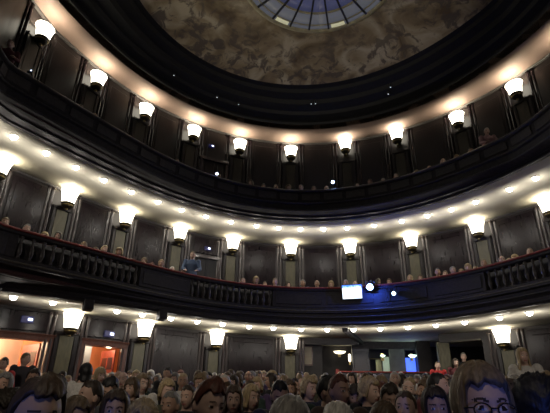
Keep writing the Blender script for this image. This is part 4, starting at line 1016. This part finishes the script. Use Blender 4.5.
# rows of the stalls further back
RCOL = ['dark brown', 'brown', 'light brown', 'blond', 'grey', 'white', 'black', 'brown', 'light brown', 'auburn', 'dark brown', 'blond', 'light brown', 'grey']
rg = random.Random(5)
ROWS = [3.9, 4.8, 5.7, 6.6, 7.5, 8.4, 9.3, 10.2, 11.1, 12.0, 12.9, 13.8, 14.7]
def half_ok(x, y):
    t = math.atan2(x-CX, y-CY); return math.hypot(x-CX, y-CY) < rad_of('wL', t)-.75
for ri, yr in enumerate(ROWS):
    cand = []
    x = -9.0+rg.random()*.4
    while x < 9:
        y = yr-.012*x*x+rg.uniform(-.08, .08); dx = rg.uniform(-.07, .07)
        p = Vector((x+dx, y, floor_z(y)+1.25))
        x += .60
        if not half_ok(p.x, p.y) or not inview(p, 6) or rg.random() < .10: continue
        if 13.2 < y and 1.0 < p.x < 4.4 and y > 16.6: continue
        sx, _ = px_of(p)
        if any(math.hypot(p.x-a, p.y-b) < .50 for a, b, _r in PEOPLE): continue
        cand.append(p)
    for i, p in enumerate(cand):
        hs = rg.choice(['short', 'side', 'short', 'bob', 'long', 'curly', 'balding', 'bun', 'receding', 'fringe', 'bob', 'curly']); hc = rg.choice(RCOL)
        if hs == 'balding' and hc in ('black', 'auburn'): hc = 'grey'
        tp = rg.choice(['black', 'dark grey', 'navy', 'brown', 'maroon', 'black', 'olive', 'purple', 'grey', 'dark green', 'beige', 'white', 'blue'])
        fg = rg.choice(['s0', 's1', 's2', 's3', 's7', 's0', 's1', 's2', 's6', 's4', 's5'])
        lb = '%s %s haired person in %s, %s from left, %s stalls row' % (HNAME[hs], hc, tp, ORD[i], ORD[ri])
        person(fg, p.x, p.y, floor_z(p.y), -math.atan2(p.x, p.y+2.5)+rg.uniform(-.2, .2), rg.uniform(.94, 1.04), hs, hc, tp, rg.randrange(4), lb, STALLS)
    yr2 = yr+.16
# ---- balcony audiences: pixel columns read off the photograph, all seated in the front row of their tier
def tier_t(k, off, z, px):
    lo, hi = -1.8, 1.7
    for _ in range(40):
        m_ = (lo+hi)/2
        if px_of(pt(k, m_, z, off))[0] < px: lo = m_
        else: hi = m_
    return (lo+hi)/2
MID = [(5, 'side', 'light brown'), (27, 'short', 'grey'), (45, 'curly', 'blond'), (58, 'bob', 'dark brown'), (68, 'short', 'black'), (84, 'bob', 'light brown'), (96, 'curly', 'brown'), (104, 'side', 'blond'), (119, 'curly', 'blond'),
       (131, 'short', 'grey'), (144, 'bob', 'light brown'), (152, 'long', 'auburn'), (161, 'side', 'blond'), (172, 'short', 'white'), (184, 'bob', 'blond'), (243, 'short', 'light brown'), (256, 'curly', 'blond'), (265, 'short', 'brown'), (275, 'side', 'light brown'),
       (288, 'long', 'dark brown'), (303, 'short', 'grey'), (317, 'balding', 'grey'), (331, 'curly', 'blond'), (346, 'short', 'white'), (355, 'balding', 'white'), (378, 'bob', 'dark brown'), (389, 'side', 'brown'), (410, 'long', 'blond'), (420, 'bob', 'brown'),
       (438, 'short', 'black'), (445, 'side', 'brown'), (453, 'short', 'grey'), (461, 'bob', 'light brown'), (468, 'curly', 'blond'), (475, 'side', 'light brown'), (484, 'short', 'light brown'), (502, 'balding', 'white'), (508, 'side', 'blond'), (515, 'curly', 'blond'), (530, 'short', 'light brown'), (546, 'bob', 'blond')]
last = -9
for i, (px, hs, hc) in enumerate(MID):
    t = tier_t('rM', .86, 3.95, px); back = (t-last)*7.1 < .46
    if back: t = tier_t('rM', 1.75, 4.2, px); p = pt('rM', t, DECK_M+.17, 1.76)
    else: last = t; p = pt('rM', t, DECK_M, .86)
    fg = None; fg = ['s0', 's1', 's2', 's7', 's3', 's0'][i % 6]
    tp = ['black', 'dark grey', 'pink', 'brown', 'navy', 'beige', 'maroon'][(i*3) % 7]
    lb = 'spectator with %s %s hair at the middle balcony rail, %s from left' % (HNAME[hs], hc, ORD[i])
    person(fg, p.x, p.y, p.z, -math.atan2(p.x, p.y+2.5)+rg.uniform(-.15, .15), rg.uniform(1.0, 1.1), hs, hc, tp, i % 3, lb, 'audience in the middle balcony')
t = tier_t('rM', .75, 4.3, 191); p = pt('rM', t, DECK_M, .62)
person('le', p.x, p.y, p.z, -math.atan2(p.x, p.y+2.5), 1.09, 'receding', 'light brown', 'blue', 1, 'standing man in a blue shirt leaning on the middle balcony rail', 'audience in the middle balcony')
UPP = [(64, 'short', 'grey'), (80, 'bob', 'brown'), (88, 'side', 'light brown'), (163, 'bob', 'grey'), (177, 'short', 'light brown'), (219, 'short', 'white'), (251, 'bob', 'brown'), (258, 'side', 'grey'), (270, 'short', 'brown'), (283, 'curly', 'light brown'), (299, 'short', 'grey'), (307, 'bob', 'light brown'), (321, 'balding', 'grey'),
       (357, 'short', 'light brown'), (363, 'side', 'brown'), (371, 'bob', 'grey'), (380, 'short', 'grey'), (416, 'side', 'blond'), (428, 'short', 'light brown'), (438, 'balding', 'grey'), (453, 'bob', 'blond'), (463, 'short', 'brown'), (537, 'side', 'grey'), (545, 'short', 'brown')]
last = -9
for i, (px, hs, hc) in enumerate(UPP):
    t = tier_t('rU', .76, 7.6, px)
    if (t-last)*6.6 < .46: t = last+.47/6.6
    last = t; p = pt('rU', t, DECK_U, .76)
    lb = 'dim spectator with %s %s hair at the upper balcony rail, %s from left' % (HNAME[hs], hc, ORD[i])
    person(['s0', 's1', 's2', 's3'][i % 4], p.x, p.y, p.z, -math.atan2(p.x, p.y+2.5), rg.uniform(.98, 1.08), hs, hc, ['black', 'dark grey', 'brown'][i % 3], i % 3, lb, 'audience in the upper balcony')
t = tier_t('rU', .5, 7.6, 486); p = pt('rU', t, DECK_U, .55)
person('le', p.x, p.y, p.z, -math.atan2(p.x, p.y+2.5)+.3, .98, 'short', 'white', 'pink', 1, 'white haired person in pale pink leaning over the upper balcony rail', 'audience in the upper balcony')
t = -1.66; p = pt('rU', t, DECK_U, .50)
person('le', p.x, p.y, p.z, -math.atan2(p.x, p.y+2.5), 1.0, 'short', 'brown', 'maroon', 1, 'person leaning at the far left of the upper balcony with a bright camera', 'audience in the upper balcony')
cmr = thing('camera', pt('rU', t+.02, 7.25, .02), 'bright little camera held at the far left of the upper balcony', 'camera')
bm = bmesh.new(); bevelled(bm, (-.06, -.02, -.035), (.06, .02, .035), .008); obj('camera_body', bm, M['blackmetal'], cmr, False)
bm = bmesh.new(); lathe(bm, [(.02, 0), (.02, .02), (.015, .025)], 14, Matrix.Translation((0, -.02, 0)) @ Matrix.Rotation(PI/2, 4, 'X')); obj('lens', bm, M['blackmetal'], cmr)
bm = bmesh.new(); bevelled(bm, (.02, -.026, .01), (.055, -.018, .032), .003); obj('flash', bm, M['exitlit'], cmr, False)

# ---- seating: curved rows under the audience
def seat_row(pts, nm, label, cat, group):
    """pts: floor points below the pelvises, in order; one continuous upholstered bench"""
    r = thing(nm, pts[0], label, cat, group); base = Vector(pts[0])
    for part, (ya, za, yb, zb), m in (('seat', (-.30, .33, .16, .405), 'seatred'), ('backrest', (.20, .38, .27, .84), 'seatred'), ('frame', (-.20, .0, -.12, .33), 'wallwood')):
        bm = bmesh.new(); rows = []
        for i, p in enumerate(pts):
            p = Vector(p); out = Vector((p.x, p.y+2.5, 0)).normalized()
            rows.append([bm.verts.new(p-base+out*y+Vector((0, 0, z))) for y, z in ((ya, za), (yb, za), (yb, zb), (ya, zb))])
        for a, b in zip(rows, rows[1:]):
            for j in range(4): bm.faces.new((a[j], a[(j+1) % 4], b[(j+1) % 4], b[j]))
        bm.faces.new(rows[0]); bm.faces.new(rows[-1][::-1])
        obj(part, bm, M[m], r, False)
for ri, yr in enumerate(ROWS):
    xs = [x*.3 for x in range(-34, 35)]
    q = [(x, yr-.012*x*x+.02, floor_z(yr-.012*x*x)) for x in xs if half_ok(x, yr-.012*x*x)]
    if len(q) > 2: seat_row(q, 'seating_row', 'curved dark red seating row of the stalls, %s from the stage' % ORD[ri], 'seating', 'seating rows of the hall')
for k, z, off, nm in (('rM', DECK_M, .88, 'middle'), ('rM', DECK_M+.17, 1.78, 'raised middle'), ('rU', DECK_U, .78, 'upper')):
    ts = [T0+.1+(T1-T0-.2)*i/90 for i in range(91)]
    seat_row([pt(k, t, z, off) for t in ts], 'seating_row', 'dark red seating row behind the %s balcony rail' % nm, 'seating', 'seating rows of the hall')
